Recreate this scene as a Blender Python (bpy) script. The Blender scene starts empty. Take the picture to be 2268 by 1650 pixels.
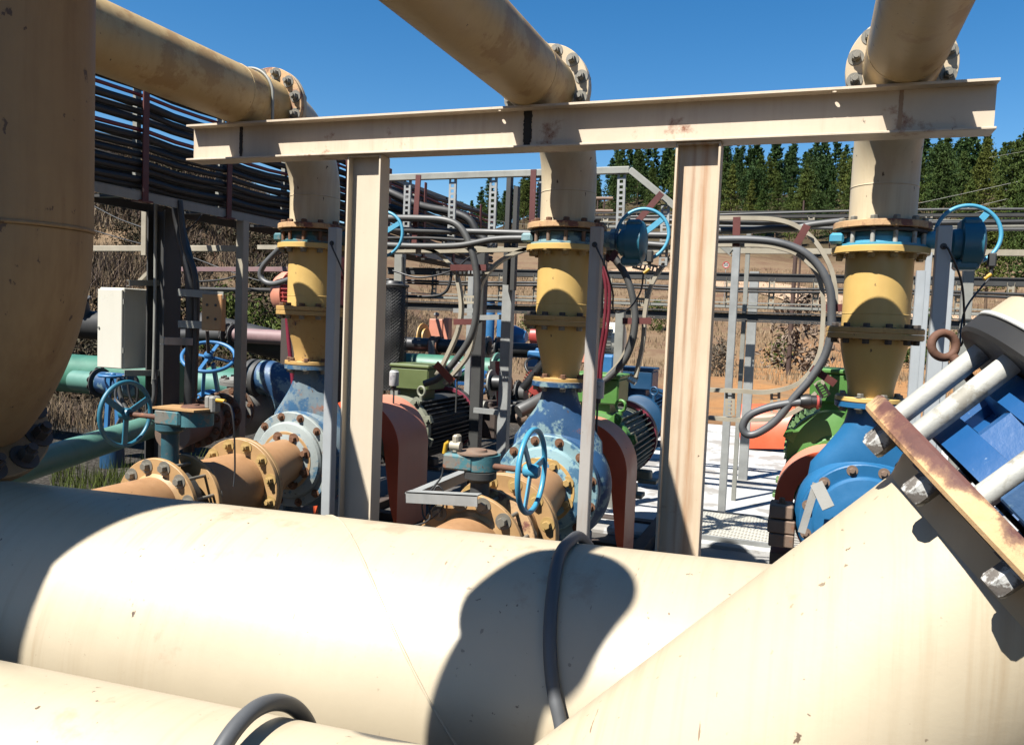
ALB, ALBG = .53, .38
import bpy, math, random
import numpy as np
from mathutils import Vector, Matrix
random.seed(7); rng = np.random.default_rng(11)
S = bpy.context.scene
COL = S.collection
PI = math.pi
# ------------------------------------------------------------------ camera
F, CX, CY, H = 1780.0, 1134.0, 825.0, 1.7
psi, th, rho = map(math.radians, (20.2, 3.6, 2.33))
fw = np.array([-math.sin(psi)*math.cos(th), math.cos(psi)*math.cos(th), -math.sin(th)])
rt = np.array([math.cos(psi), math.sin(psi), 0.0]); up0 = np.cross(rt, fw)
RT = rt*math.cos(rho) + up0*math.sin(rho)
UP = up0*math.cos(rho) - rt*math.sin(rho)
OC = np.array([0, 0, H])
cd = bpy.data.cameras.new('camera'); cam = bpy.data.objects.new('camera', cd); COL.objects.link(cam)
cd.sensor_fit = 'HORIZONTAL'; cd.sensor_width = 36; cd.lens = 36*F/2268; cd.clip_start = 0.02; cd.clip_end = 4000
cam.matrix_world = Matrix(((RT[0], UP[0], -fw[0], 0), (RT[1], UP[1], -fw[1], 0), (RT[2], UP[2], -fw[2], H), (0, 0, 0, 1)))
S.camera = cam
def ray(x, y): return fw + RT*(x-CX)/F - UP*(y-CY)/F
def atY(x, y, Y): d = ray(x, y); return OC + d*(Y/d[1])
def atX(x, y, X): d = ray(x, y); return OC + d*(X/d[0])
def atZ(x, y, Z): d = ray(x, y); return OC + d*((Z-H)/d[2])
A = lambda *v: np.array(v, float)
def unit(v): v = np.array(v, float); return v/np.linalg.norm(v)
# ------------------------------------------------------------------ mesh builder
class MB:
    def __init__(s): s.v = []; s.f = []; s.n = 0
    def add(s, V, Fs):
        V = np.asarray(V, float).reshape(-1, 3); s.v.append(V)
        s.f += [tuple(i+s.n for i in f) for f in Fs]; s.n += len(V); return s
    def box(s, c, size, rot=None, bev=0.0):
        c = np.array(c, float); h = np.array(size, float)/2
        if bev > 0:
            b = min(bev, h.min()*0.9); V = []; 
            for k in range(3):
                for sx in (-1, 1):
                    for sy in (-1, 1):
                        for sz in (-1, 1):
                            q = A(sx, sy, sz)*(h-b); q[k] += A(sx, sy, sz)[k]*b; V.append(q)
            V = np.array(V); I = lambda k, x, y, z: k*8 + (x*4+y*2+z)
            Fs = []
            for k in range(3):
                o = [i for i in range(3) if i != k]
                for sg in (0, 1):
                    q = []
                    for a_, b_ in ((0, 0), (1, 0), (1, 1), (0, 1)):
                        ix = [0, 0, 0]; ix[k] = sg; ix[o[0]] = a_; ix[o[1]] = b_; q.append(I(k, *ix))
                    flip = (sg == 1) ^ (k == 1)
                    Fs.append(tuple(q if flip else q[::-1]))
            for k in range(3):                                   # edges along k
                o = [i for i in range(3) if i != k]
                for a_ in (0, 1):
                    for b_ in (0, 1):
                        i0 = [0]*3; i1 = [0]*3; i1[k] = 1
                        for q in (i0, i1): q[o[0]] = a_; q[o[1]] = b_
                        Fs.append((I(o[0], *i0), I(o[0], *i1), I(o[1], *i1), I(o[1], *i0)))
            for x in (0, 1):
                for y in (0, 1):
                    for z in (0, 1): Fs.append((I(0, x, y, z), I(1, x, y, z), I(2, x, y, z)))
        else:
            V = np.array([[sx, sy, sz] for sx in (-1, 1) for sy in (-1, 1) for sz in (-1, 1)])*h
            Fs = [(0, 1, 3, 2), (4, 6, 7, 5), (0, 4, 5, 1), (2, 3, 7, 6), (0, 2, 6, 4), (1, 5, 7, 3)]
        if rot is not None: V = V@np.array(rot).T
        return s.add(V+c, Fs)
    def bar(s, p, q, w, h, up=(0, 0, 1), bev=0.0):               # rectangular bar p->q, w across, h along up
        p = np.array(p, float); q = np.array(q, float); d = unit(q-p)
        u = np.array(up, float); u = u-d*(u@d)
        if np.linalg.norm(u) < 1e-4: u = A(0, 1, 0)-d*d[1]
        u = unit(u); a = np.cross(u, d)
        return s.box((p+q)/2, (w, np.linalg.norm(q-p), h), np.stack([np.cross(d, u), d, u], 1), bev)
    def lathe(s, o, d, prof, n=40, cap=True, ref=None):
        o = np.array(o, float); d = unit(d)
        e = np.array(ref, float) if ref is not None else (A(0, 0, 1) if abs(d[2]) < .9 else A(1, 0, 0))
        e1 = unit(np.cross(d, e)); e2 = np.cross(d, e1)
        ph = np.arange(n)*2*PI/n
        ring = np.cos(ph)[:, None]*e1 + np.sin(ph)[:, None]*e2
        V = np.concatenate([o+d*t+ring*r for t, r in prof]); m = len(prof); Fs = []
        for i in range(m-1):
            for j in range(n):
                k = (j+1) % n; Fs.append((i*n+j, i*n+k, (i+1)*n+k, (i+1)*n+j))
        if cap:
            if prof[0][1] > 0: Fs.append(tuple(range(n))[::-1])
            if prof[-1][1] > 0: Fs.append(tuple(range((m-1)*n, m*n)))
        return s.add(V, Fs)
    def cyl(s, p, q, r, r1=None, n=32):
        p = np.array(p, float); q = np.array(q, float)
        return s.lathe(p, q-p, [(0, r), (np.linalg.norm(q-p), r if r1 is None else r1)], n)
    def ring(s, c, d, ro, ri, t, n=48, bev=0.003):               # flat ring (flange), centred on c, thickness t
        pr = [(-t/2, ri), (-t/2, ro-bev), (-t/2+bev, ro), (t/2-bev, ro), (t/2, ro-bev), (t/2, ri), (-t/2, ri)]
        return s.lathe(c, d, pr, n, cap=False)
    def tube(s, path, r, n=12, closed=False, cap=True):
        P = np.array(path, float); m = len(P)
        R = np.full(m, r) if np.isscalar(r) else np.array(r, float)
        T = np.zeros_like(P)
        if closed: T = np.roll(P, -1, 0)-np.roll(P, 1, 0)
        else: T[1:-1] = P[2:]-P[:-2]; T[0] = P[1]-P[0]; T[-1] = P[-1]-P[-2]
        T /= np.linalg.norm(T, axis=1)[:, None]+1e-12
        e = A(0, 0, 1) if abs(T[0][2]) < .9 else A(1, 0, 0)
        N = unit(np.cross(T[0], e)); ph = np.arange(n)*2*PI/n; V = []
        for i in range(m):
            N = unit(N-T[i]*(N@T[i])); B = np.cross(T[i], N)
            V.append(P[i]+R[i]*(np.cos(ph)[:, None]*N+np.sin(ph)[:, None]*B))
        Fs = []
        for i in range(m if closed else m-1):
            i2 = (i+1) % m
            for j in range(n):
                k = (j+1) % n; Fs.append((i*n+j, i*n+k, i2*n+k, i2*n+j))
        if cap and not closed: Fs += [tuple(range(n))[::-1], tuple(range((m-1)*n, m*n))]
        return s.add(np.concatenate(V), Fs)
    def torus(s, c, d, R, r, n=40, m=12):
        d = unit(d); e = A(0, 0, 1) if abs(d[2]) < .9 else A(1, 0, 0); e1 = unit(np.cross(d, e)); e2 = np.cross(d, e1)
        ph = np.arange(n)*2*PI/n
        return s.tube(np.array(c, float)+R*(np.cos(ph)[:, None]*e1+np.sin(ph)[:, None]*e2), r, m, closed=True)
    def strip(s, path, w, t, side):                              # flat strap following a path; side = width direction(s)
        P = np.array(path, float); m = len(P); sd = np.array(side, float)
        sd = np.tile(sd, (m, 1)) if sd.ndim == 1 else sd
        T = np.gradient(P, axis=0); V = []
        for i in range(m):
            tt = unit(T[i]); a = unit(sd[i]-tt*(sd[i]@tt)); b = np.cross(tt, a)
            V += [P[i]+a*w/2+b*t/2, P[i]-a*w/2+b*t/2, P[i]-a*w/2-b*t/2, P[i]+a*w/2-b*t/2]
        Fs = []
        for i in range(m-1):
            for j in range(4):
                k = (j+1) % 4; Fs.append((i*4+j, i*4+k, i*4+4+k, i*4+4+j))
        Fs += [(3, 2, 1, 0), tuple(range(m*4-4, m*4))]
        return s.add(V, Fs)
    def prism(s, poly, o, ex, ey, ez):                           # polygon in (ex,ey), extruded by vector ez
        o, ex, ey, ez = [np.array(q, float) for q in (o, ex, ey, ez)]
        B = np.array([o+ex*a+ey*b for a, b in poly]); n = len(B)
        Fs = [tuple(range(n))[::-1], tuple(range(n, 2*n))]+[(i, (i+1) % n, (i+1) % n+n, i+n) for i in range(n)]
        return s.add(np.concatenate([B, B+ez]), Fs)
    def hexa(s, c, d, af, h):                                    # hexagon head with a chamfer
        r = af/math.sqrt(3)
        return s.lathe(c, d, [(0, r), (h*.82, r), (h, r*.86)], 6)
WL = {}
def wl(o): return WL.get(o.name, np.zeros(3)) if o is not None else np.zeros(3)
def mesh_from(V, Fs, name, m, angle=35):
    me = bpy.data.meshes.new(name); me.from_pydata([tuple(q) for q in V], [], Fs); me.validate(); 
    me.polygons.foreach_set('use_smooth', [True]*len(me.polygons))
    if m: me.materials.append(m)
    if angle: me.set_sharp_from_angle(angle=math.radians(angle))
    return me
def fix_normals(me):
    import bmesh
    bm = bmesh.new(); bm.from_mesh(me); bmesh.ops.recalc_face_normals(bm, faces=bm.faces); bm.to_mesh(me); bm.free()
def obj(name, mb, m, parent=None, angle=35, loc=None):
    L = wl(parent)
    V = np.concatenate(mb.v)
    o0 = np.zeros(3) if loc is None else np.array(loc, float)
    me = mesh_from(V-L-o0, mb.f, name, None, None); fix_normals(me)
    me.polygons.foreach_set('use_smooth', [True]*len(me.polygons)); me.materials.append(m)
    me.set_sharp_from_angle(angle=math.radians(angle))
    o = bpy.data.objects.new(name, me); COL.objects.link(o); o.location = Vector(o0)
    if parent is not None: o.parent = parent
    WL[o.name] = L+o0
    return o
def tag(o, label, cat, group=None):
    o['label'] = label; o['category'] = cat
    if group: o['group'] = group
    return o
def thing(name, label, cat, loc, group=None):
    o = bpy.data.objects.new(name, None); COL.objects.link(o); o.location = Vector(np.array(loc, float)); o.empty_display_size = .1
    WL[o.name] = np.array(loc, float); return tag(o, label, cat, group)
def solo(name, mb, m, label, cat, group=None, angle=35):          # thing that is one mesh
    V = np.concatenate(mb.v); c = (V.min(0)+V.max(0))/2; c[2] = V[:, 2].min()
    return tag(obj(name, mb, m, None, angle, loc=c), label, cat, group)
def struct(o, kind='structure'): o['kind'] = kind; return o
def place(o, src, parent, c, d):                                   # link a shared-mesh child at c, +Z along d
    o = bpy.data.objects.new(o, src); COL.objects.link(o); o.parent = parent
    o.location = Vector(np.array(c, float)-wl(parent)); o.rotation_mode = 'QUATERNION'
    o.rotation_quaternion = Vector(unit(d)).to_track_quat('Z', 'Y'); return o
def bez(P, n=12):                                                  # Catmull-Rom through points
    P = [np.array(p, float) for p in P]; Q = [2*P[0]-P[1]]+P+[2*P[-1]-P[-2]]; out = []
    for i in range(1, len(Q)-2):
        for k in range(n):
            t = k/n; a, b, c, d = Q[i-1:i+3]
            out.append(.5*((2*b)+(-a+c)*t+(2*a-5*b+4*c-d)*t*t+(-a+3*b-3*c+d)*t**3))
    out.append(P[-1]); return np.array(out)
def arc(c, e1, e2, R, a0, a1, n=16):
    t = np.linspace(a0, a1, n)[:, None]; return np.array(c)+R*(np.cos(t)*np.array(e1)+np.sin(t)*np.array(e2))
# ------------------------------------------------------------------ materials
def nodes(name):
    m = bpy.data.materials.new(name); m.use_nodes = True; nt = m.node_tree; nt.nodes.clear()
    out = nt.nodes.new('ShaderNodeOutputMaterial'); b = nt.nodes.new('ShaderNodeBsdfPrincipled'); nt.links.new(b.outputs[0], out.inputs[0])
    return m, nt, b
def N(nt, t, **k):
    n = nt.nodes.new(t)
    for a, v in k.items(): setattr(n, a, v)
    return n
def noise(nt, vec, scale, detail=6, rough=.6, stretch=None):
    if stretch is not None:
        mp = N(nt, 'ShaderNodeMapping'); mp.inputs['Scale'].default_value = stretch; nt.links.new(vec, mp.inputs[0]); vec = mp.outputs[0]
    n = N(nt, 'ShaderNodeTexNoise'); n.inputs['Scale'].default_value = scale; n.inputs['Detail'].default_value = detail
    n.inputs['Roughness'].default_value = rough; nt.links.new(vec, n.inputs['Vector']); return n.outputs[0]
def ramp(nt, val, stops, interp='LINEAR'):
    r = N(nt, 'ShaderNodeValToRGB'); cr = r.color_ramp; cr.interpolation = interp
    while len(cr.elements) < len(stops): cr.elements.new(.5)
    for e, (p, c) in zip(cr.elements, stops):
        e.position = p; e.color = (c, c, c, 1) if np.isscalar(c) else (*c, 1)
    nt.links.new(val, r.inputs[0]); return r.outputs[0]
def mix(nt, fac, a, b, mode='MIX'):
    m = N(nt, 'ShaderNodeMix', data_type='RGBA', blend_type=mode)
    for i, q in ((0, fac), (6, a), (7, b)):
        if hasattr(q, 'is_output') or isinstance(q, bpy.types.NodeSocket): nt.links.new(q, m.inputs[i])
        elif np.isscalar(q): m.inputs[i].default_value = q
        else: m.inputs[i].default_value = (*q, 1)
    return m.outputs[2]
def math_(nt, op, a, b):
    m = N(nt, 'ShaderNodeMath', operation=op)
    for i, q in enumerate((a, b)):
        if isinstance(q, bpy.types.NodeSocket): nt.links.new(q, m.inputs[i])
        else: m.inputs[i].default_value = q
    return m.outputs[0]
RUSTC = (.16, .055, .02)
def paint(name, base, rough=.5, var=.15, rust=0.0, streak=0.0, speck=0.0, scale=5, bump=.15, rustc=RUSTC, second=None, secamt=0.0,
          metal=0.0, spec=.5, streakc=None, chip=None, fine=90, st_lo=.46, drip=0.0, scratch=0.0, fleck=0.0, bands=()):
    m, nt, b = nodes(name); tc = N(nt, 'ShaderNodeTexCoord').outputs['Object']
    base = np.array(base)*ALB
    if second is not None: second = np.array(second)*ALB
    if streakc is not None: streakc = np.array(streakc)*ALB
    if chip is not None: chip = np.array(chip)*ALB
    n1 = noise(nt, tc, scale*.6, 7)
    c = mix(nt, ramp(nt, n1, [(.3, 0.), (.7, 1.)]), base*(1-var), np.minimum(base*(1+var), 1))
    if second is not None:
        n = noise(nt, tc, scale*1.3, 9, .68); t = .72-.42*secamt
        c = mix(nt, ramp(nt, n, [(t-.03, 0.), (t+.03, 1.)]), c, second)
    if streak > 0:
        n = noise(nt, tc, 9, 8, .65, (2.2, 2.2, .16)); n2 = noise(nt, tc, 1.7, 3)
        k = math_(nt, 'MULTIPLY', ramp(nt, n, [(st_lo, 0.), (st_lo+.26, 1.)]), ramp(nt, n2, [(.35, .1), (.65, 1.)]))
        c = mix(nt, math_(nt, 'MULTIPLY', k, streak), c, streakc if streakc is not None else base*A(.5, .36, .22))
    if drip > 0:
        n = noise(nt, tc, 1.0, 6, .7, (46, 1.6, 1.6)); n2 = noise(nt, tc, 1.3, 5)
        c = mix(nt, math_(nt, 'MULTIPLY', math_(nt, 'MULTIPLY', ramp(nt, n, [(.48, 0.), (.70, 1.)]), ramp(nt, n2, [(.42, 0.), (.66, 1.)])), drip), c, base*A(.62, .5, .36))
    if scratch > 0:
        n = noise(nt, tc, 1.0, 4, .6, (70, 9, 9)); n2 = noise(nt, tc, 2.3, 4)
        c = mix(nt, math_(nt, 'MULTIPLY', ramp(nt, n, [(.685, 0.), (.70, 1.)]), ramp(nt, n2, [(.5, 0.), (.56, scratch)])), c, np.array((.24, .15, .09))*ALB)
    if fleck > 0:
        n = noise(nt, tc, 75, 3, .5); n2 = noise(nt, tc, 3.5, 4)
        c = mix(nt, math_(nt, 'MULTIPLY', ramp(nt, n, [(.70, 0.), (.73, 1.)]), ramp(nt, n2, [(.4, 0.), (.6, fleck)])), c, np.array((.12, .07, .04))*ALB)
    for x0, w_, bc, st in bands:
        sx = N(nt, 'ShaderNodeSeparateXYZ'); nt.links.new(tc, sx.inputs[0])
        wob = math_(nt, 'MULTIPLY', math_(nt, 'SUBTRACT', noise(nt, tc, 1.0, 6, .7, (6, 6, 1.2)), .5), w_*2.2)
        dist = math_(nt, 'DIVIDE', math_(nt, 'ABSOLUTE', math_(nt, 'ADD', math_(nt, 'SUBTRACT', sx.outputs[0], x0), wob), 0.), w_)
        f = math_(nt, 'MULTIPLY', ramp(nt, dist, [(.25, 1.), (1., 0.)]), ramp(nt, noise(nt, tc, 1.0, 7, .7, (40, 40, 1.6)), [(.3, .15), (.65, 1.)]))
        c = mix(nt, math_(nt, 'MULTIPLY', f, st), c, np.array(bc)*ALB)
    if rust > 0:
        n = noise(nt, tc, scale*1.1, 12, .72); t = .74-.38*rust
        f = ramp(nt, n, [(t-.05, 0.), (t+.04, 1.)])
        nr = noise(nt, tc, 40, 6); rc = mix(nt, nr, np.array(rustc)*.55, np.array(rustc)*1.5)
        c = mix(nt, f, c, rc)
    if speck > 0:
        n = noise(nt, tc, 26, 5, .6, (1, 1, .55)); t = .765-.12*speck
        c = mix(nt, ramp(nt, n, [(t-.012, 0.), (t+.012, 1.)]), c, chip if chip is not None else (.06, .035, .02))
    nt.links.new(c, b.inputs['Base Color'])
    nf = noise(nt, tc, fine, 5)
    rr = ramp(nt, n1, [(.3, max(rough-.08, .05)), (.7, min(rough+.12, 1.))]); nt.links.new(rr, b.inputs['Roughness'])
    b.inputs['Metallic'].default_value = metal; b.inputs['Specular IOR Level'].default_value = spec
    if bump > 0:
        bp = N(nt, 'ShaderNodeBump'); bp.inputs['Strength'].default_value = bump; bp.inputs['Distance'].default_value = .004
        nt.links.new(mix(nt, .5, nf, noise(nt, tc, scale*3, 6)), bp.inputs['Height']); nt.links.new(bp.outputs[0], b.inputs['Normal'])
    return m
M = {}
CR = (.70, .565, .375)
M['cream'] = paint('cream_paint', CR, .42, .07, 0, .35, .5, 3, .12)
M['cream_header'] = paint('cream_header_paint', (.63, .53, .37), .42, .09, .06, .0, .3, 3, .1, second=(.56, .43, .29), secamt=.25, drip=.5, scratch=.9, fleck=.9)
M['cream_overhead'] = paint('cream_overhead_paint', (.63, .44, .195), .5, .12, .08, .3, .6, 3, .25, second=(.50, .31, .12), secamt=.35)
M['cream_elbow'] = paint('cream_elbow_paint', (.76, .63, .42), .42, .08, .1, .45, .6, 4, .12, streakc=(.3, .15, .07))
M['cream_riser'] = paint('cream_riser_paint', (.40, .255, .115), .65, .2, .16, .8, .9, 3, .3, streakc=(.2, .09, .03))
M['beam'] = paint('beam_paint', (.82, .68, .51), .5, .1, .24, .3, .4, 3, .12, streakc=(.34, .15, .06))
M['column_clean'] = paint('column_paint', (.80, .68, .51), .5, .05, .05, .08, .3, 3, .1)
M['column_stain'] = paint('column_stained_paint', (.82, .65, .46), .55, .1, .22, .6, .3, 3, .12, streakc=(.42, .17, .05), st_lo=.50, bands=((.895, .030, (.50, .22, .07), .85), (.845, .012, (.40, .17, .06), .7), (.80, .02, (.66, .40, .2), .6)))
M['rust_flange'] = paint('rusty_cream_paint', (.70, .44, .22), .75, .2, .5, .5, .9, 11, .6, rustc=(.13, .05, .035))
M['yellow'] = paint('yellow_paint', (.80, .53, .17), .42, .08, .03, .15, .35, 6, .15)
M['yellow_worn'] = paint('worn_yellow_paint', (.62, .38, .12), .55, .12, .3, .3, .7, 7, .25)
M['tan'] = paint('tan_paint', (.47, .255, .115), .5, .15, .08, .3, .5, 5, .15)
M['tan_flange'] = paint('tan_flange_paint', (.55, .33, .14), .55, .2, .22, .3, .5, 6, .2)
M['sky_blue'] = paint('sky_blue_paint', (.09, .40, .58), .45, .12, .08, .1, .4, 8, .15)
M['blue_worn'] = paint('worn_blue_paint', (.022, .085, .20), .5, .2, .12, .2, .5, 6, .3, second=(.24, .36, .38), secamt=.42)
M['blue_face'] = paint('flaking_blue_paint', (.26, .42, .45), .55, .15, .16, .3, .5, 8, .3, second=(.05, .16, .28), secamt=.4)
M['grey_blue'] = paint('grey_blue_worn_paint', (.36, .40, .38), .65, .15, .2, .3, .5, 7, .4, second=(.08, .20, .30), secamt=.3)
M['grey_blue2'] = paint('grey_blue_casing_paint', (.17, .23, .26), .65, .2, .25, .4, .6, 6, .4, second=(.03, .12, .24), secamt=.5)
M['dark_blue'] = paint('dark_blue_motor_paint', (.010, .07, .16), .45, .12, .04, .1, .3, 6, .2)
M['blue'] = paint('blue_paint', (.018, .15, .34), .4, .12, .05, .05, .4, 6, .3)
M['deep_blue'] = paint('deep_blue_paint', (.012, .10, .29), .4, .15, .1, .15, .6, 7, .2, chip=(.3, .4, .5))
M['teal'] = paint('teal_paint', (.05, .19, .22), .65, .25, .34, .5, .6, 8, .35, second=(.20, .19, .16), secamt=.45)
M['neck_teal'] = paint('dark_teal_neck_paint', (.018, .10, .13), .6, .25, .3, .4, .5, 8, .3)
M['wheel_teal'] = paint('teal_wheel_paint', (.02, .17, .26), .45, .1, .05, 0, .3, 8, .1)
M['wheel_blue'] = paint('blue_wheel_paint', (.07, .36, .55), .42, .1, .1, 0, .4, 9, .15)
M['gate_blue'] = paint('gate_valve_blue_paint', (.04, .19, .42), .42, .12, .06, 0, .4, 8, .15)
M['green'] = paint('green_motor_paint', (.10, .27, .055), .45, .12, .03, .1, .3, 6, .15)
M['green_light'] = paint('pale_green_motor_paint', (.17, .31, .11), .5, .15, .04, .2, .3, 6, .2)
M['olive'] = paint('olive_paint', (.13, .17, .055), .5, .15, .06, .2, .3, 6, .15)
M['motor_grey'] = paint('faded_motor_paint', (.28, .29, .21), .6, .2, .1, .2, .4, 6, .25)
M['pipe_green'] = paint('green_pipe_paint', (.05, .20, .13), .5, .2, .04, .3, .4, 5, .2, second=(.16, .34, .26), secamt=.12)
M['mint'] = paint('mint_pipe_paint', (.115, .28, .22), .5, .15, .03, .3, .3, 5, .15)
M['orange'] = paint('orange_guard_paint', (.86, .13, .045), .42, .1, .04, 0, .35, 6, .12, chip=(.7, .4, .3))
M['salmon'] = paint('salmon_paint_and_glare', (.78, .31, .20), .5, .12, .08, .2, .4, 6, .12)  # pinkish tone stands in for sun glare on guard shells; plain colour elsewhere
M['red'] = paint('red_paint', (.50, .075, .06), .45, .12, .05, 0, .3, 6, .12)
M['oxide'] = paint('red_oxide_paint', (.125, .022, .016), .6, .2, .1, 0, .6, 9, .15, chip=(.35, .2, .15))
M['oxide_bright'] = paint('bright_red_oxide_paint', (.30, .05, .015), .6, .2, .1, 0, .8, 9, .15, chip=(.5, .3, .2))
M['magenta'] = paint('crimson_paint', (.22, .02, .045), .5, .15, .05, 0, .3, 6, .1)
M['pink'] = paint('mauve_pipe_paint', (.28, .17, .17), .55, .2, .1, .3, .4, 6, .2)
M['galv'] = paint('galvanised_steel', (.46, .47, .45), .5, .15, 0, .25, .2, 9, .08, metal=.35, streakc=(.3, .28, .22), chip=(.3, .25, .2))
M['galv_dull'] = paint('dull_galvanised_steel', (.34, .34, .30), .6, .2, .02, .3, .3, 7, .1, metal=.2)
M['galv_cream'] = paint('weathered_steel_ladder', (.46, .41, .31), .55, .15, .03, .2, .3, 8, .1, metal=.1)
M['post'] = paint('grey_post_paint', (.50, .53, .54), .45, .1, .03, .2, .3, 5, .08, metal=.1)
M['post_rust'] = paint('rust_stained_post', (.50, .47, .43), .5, .1, .1, .9, .3, 4, .1, streakc=(.36, .15, .05))
M['stud'] = paint('zinc_stud', (.52, .52, .47), .6, .2, .05, .2, .4, 14, .3, metal=.1, second=(.36, .34, .28), secamt=.4)
M['bolt'] = paint('dull_bolt', (.30, .28, .23), .5, .2, .12, 0, 0, 20, .1, metal=.4)
M['bolt_rust'] = paint('rusty_bolt', (.20, .09, .04), .7, .3, .35, 0, 0, 20, .3)
M['bolt_yellow'] = paint('painted_bolt', (.52, .34, .12), .55, .2, .15, 0, 0, 20, .1)
M['bolt_dark'] = paint('dark_bolt', (.07, .055, .045), .6, .2, .1, 0, 0, 20, .2)
M['bolt_white'] = paint('white_daubed_bolt', (.74, .74, .70), .6, .2, .1, 0, .5, 20, .5, second=(.16, .14, .12), secamt=.6)
M['rust'] = paint('rust', (.15, .065, .035), .8, .3, .4, 0, 0, 10, .4)
M['rust_brown'] = paint('rusty_brown_iron', (.24, .16, .11), .75, .25, .3, .2, .3, 7, .4)
M['iron_grey'] = paint('weathered_grey_iron', (.27, .265, .24), .7, .2, .12, .2, .3, 6, .4)
M['black'] = paint('black_rubber', (.018, .018, .018), .45, .25, 0, 0, 0, 8, .08)
M['black_dull'] = paint('black_dusty_sheath', (.016, .0155, .0145), .65, .25, 0, 0, .3, 8, .08, chip=(.08, .07, .06))
M['cable_grey'] = paint('grey_cable_sheath', (.085, .085, .08), .5, .2, 0, 0, .2, 8, .08, chip=(.18, .17, .15))
M['hose'] = paint('grey_hose', (.105, .11, .115), .5, .15, 0, 0, .3, 9, .1, chip=(.25, .22, .2))
M['red_cable'] = paint('red_cable_sheath', (.17, .012, .025), .45, .15, 0, 0, 0, 8, .05)
M['dark_steel'] = paint('dark_steel', (.05, .05, .047), .6, .2, .05, .2, .2, 6, .1)
M['dark_rust'] = paint('dark_rusty_steel', (.065, .045, .035), .75, .25, .2, .2, .2, 6, .3)
M['tar'] = paint('black_tar_stain', (.012, .009, .007), .75, .2, 0, 0, 0, 8, .2)
M['white'] = paint('white_enamel', (.80, .77, .66), .35, .03, 0, .1, .1, 4, .03)
M['can'] = paint('white_can_print', (.62, .62, .62), .4, .05, 0, 0, 0, 5, 0, second=(.18, .12, .2), secamt=.3)
M['box_orange'] = paint('stained_yellow_box', (.52, .30, .12), .55, .15, .06, .5, .3, 5, .1, streakc=(.5, .13, .05))
M['rust_edge'] = paint('heavy_edge_rust', (.68, .42, .2), .8, .2, .86, .3, .6, 9, .7, rustc=(.11, .042, .035))
M['brown_stain'] = paint('brown_stain', (.42, .28, .18), .7, .3, 0, .3, 0, 8, .1)
def flange_rust():
    m, nt, b = nodes('edge_rusted_flange_paint'); tc = N(nt, 'ShaderNodeTexCoord').outputs['Object']
    dp = N(nt, 'ShaderNodeVectorMath', operation='DOT_PRODUCT'); nt.links.new(tc, dp.inputs[0]); dp.inputs[1].default_value = (.70711, 0, .70711)
    t = math_(nt, 'MULTIPLY', math_(nt, 'SUBTRACT', dp.outputs['Value'], 1.0), 11.)
    n = noise(nt, tc, 13, 12, .72); n2 = noise(nt, tc, 3.2, 6); n3 = noise(nt, tc, 45, 8)
    v = math_(nt, 'ADD', math_(nt, 'ADD', math_(nt, 'MULTIPLY', n, .85), math_(nt, 'MULTIPLY', n2, .45)), t)
    c = mix(nt, n3, np.array((.62, .36, .15))*ALB, np.array((.80, .56, .30))*ALB)
    c = mix(nt, ramp(nt, n2, [(.45, 0.), (.62, .8)]), c, np.array((.60, .27, .09))*ALB)
    c = mix(nt, ramp(nt, v, [(.60, 0.), (.66, .75), (.74, 1.)]), c, mix(nt, n3, (.028, .010, .010), (.11, .04, .028)))
    nt.links.new(c, b.inputs['Base Color']); b.inputs['Roughness'].default_value = .75
    bp = N(nt, 'ShaderNodeBump'); bp.inputs['Strength'].default_value = .7; bp.inputs['Distance'].default_value = .003; nt.links.new(n, bp.inputs['Height']); nt.links.new(bp.outputs[0], b.inputs['Normal'])
    return m
M['flange_edge'] = flange_rust()
M['gasket'] = paint('pale_gasket', (.62, .62, .58), .6, .1, 0, 0, .2, 9, .05)
M['yellow_boot'] = paint('yellow_plug', (.62, .36, .02), .45, .05, 0, 0, 0, 5, 0)
M['magenta_hose'] = paint('crimson_hose', (.24, .015, .04), .4, .15, 0, 0, 0, 8, .05)
HX0, HX1 = -.755, -.765
SUN = (.33, .60, -1.0); SUN_E = 5.0; SKY_E = .05; EXPO = 1.52
# ================================================================== bolts
_bm = {}
def bolt_mesh(af, h, m, shank=0.0, washer=True):
    k = (round(af, 4), round(h, 4), m.name, round(shank, 3))
    if k not in _bm:
        b = MB()
        if washer: b.lathe((0, 0, 0), (0, 0, 1), [(0, af*.98), (af*.1, af*.98)], 20)
        b.hexa((0, 0, af*.1), (0, 0, 1), af, h)
        if shank: b.cyl((0, 0, h), (0, 0, h+shank), af*.33, n=12)
        me = mesh_from(np.concatenate(b.v), b.f, 'bolt', m, None); fix_normals(me); me.set_sharp_from_angle(angle=math.radians(30))
        _bm[k] = me
    return _bm[k]
def bolts(parent, c, d, R, n, af, h, m, ph=.5, shank=0.0, arc_=None, name='bolt'):
    d = unit(d); e = A(0, 0, 1) if abs(d[2]) < .9 else A(0, 1, 0); e1 = unit(np.cross(d, e)); e2 = np.cross(e1, d)
    me = bolt_mesh(af, h, m, shank)
    for i in range(n):
        a = 2*PI*(i+ph)/n
        if arc_ and not arc_(math.cos(a), math.sin(a)): continue
        place(name, me, parent, np.array(c)+R*(math.cos(a)*e1+math.sin(a)*e2), d)
X_, Y_, Z_ = A(1, 0, 0), A(0, 1, 0), A(0, 0, 1)
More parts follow.
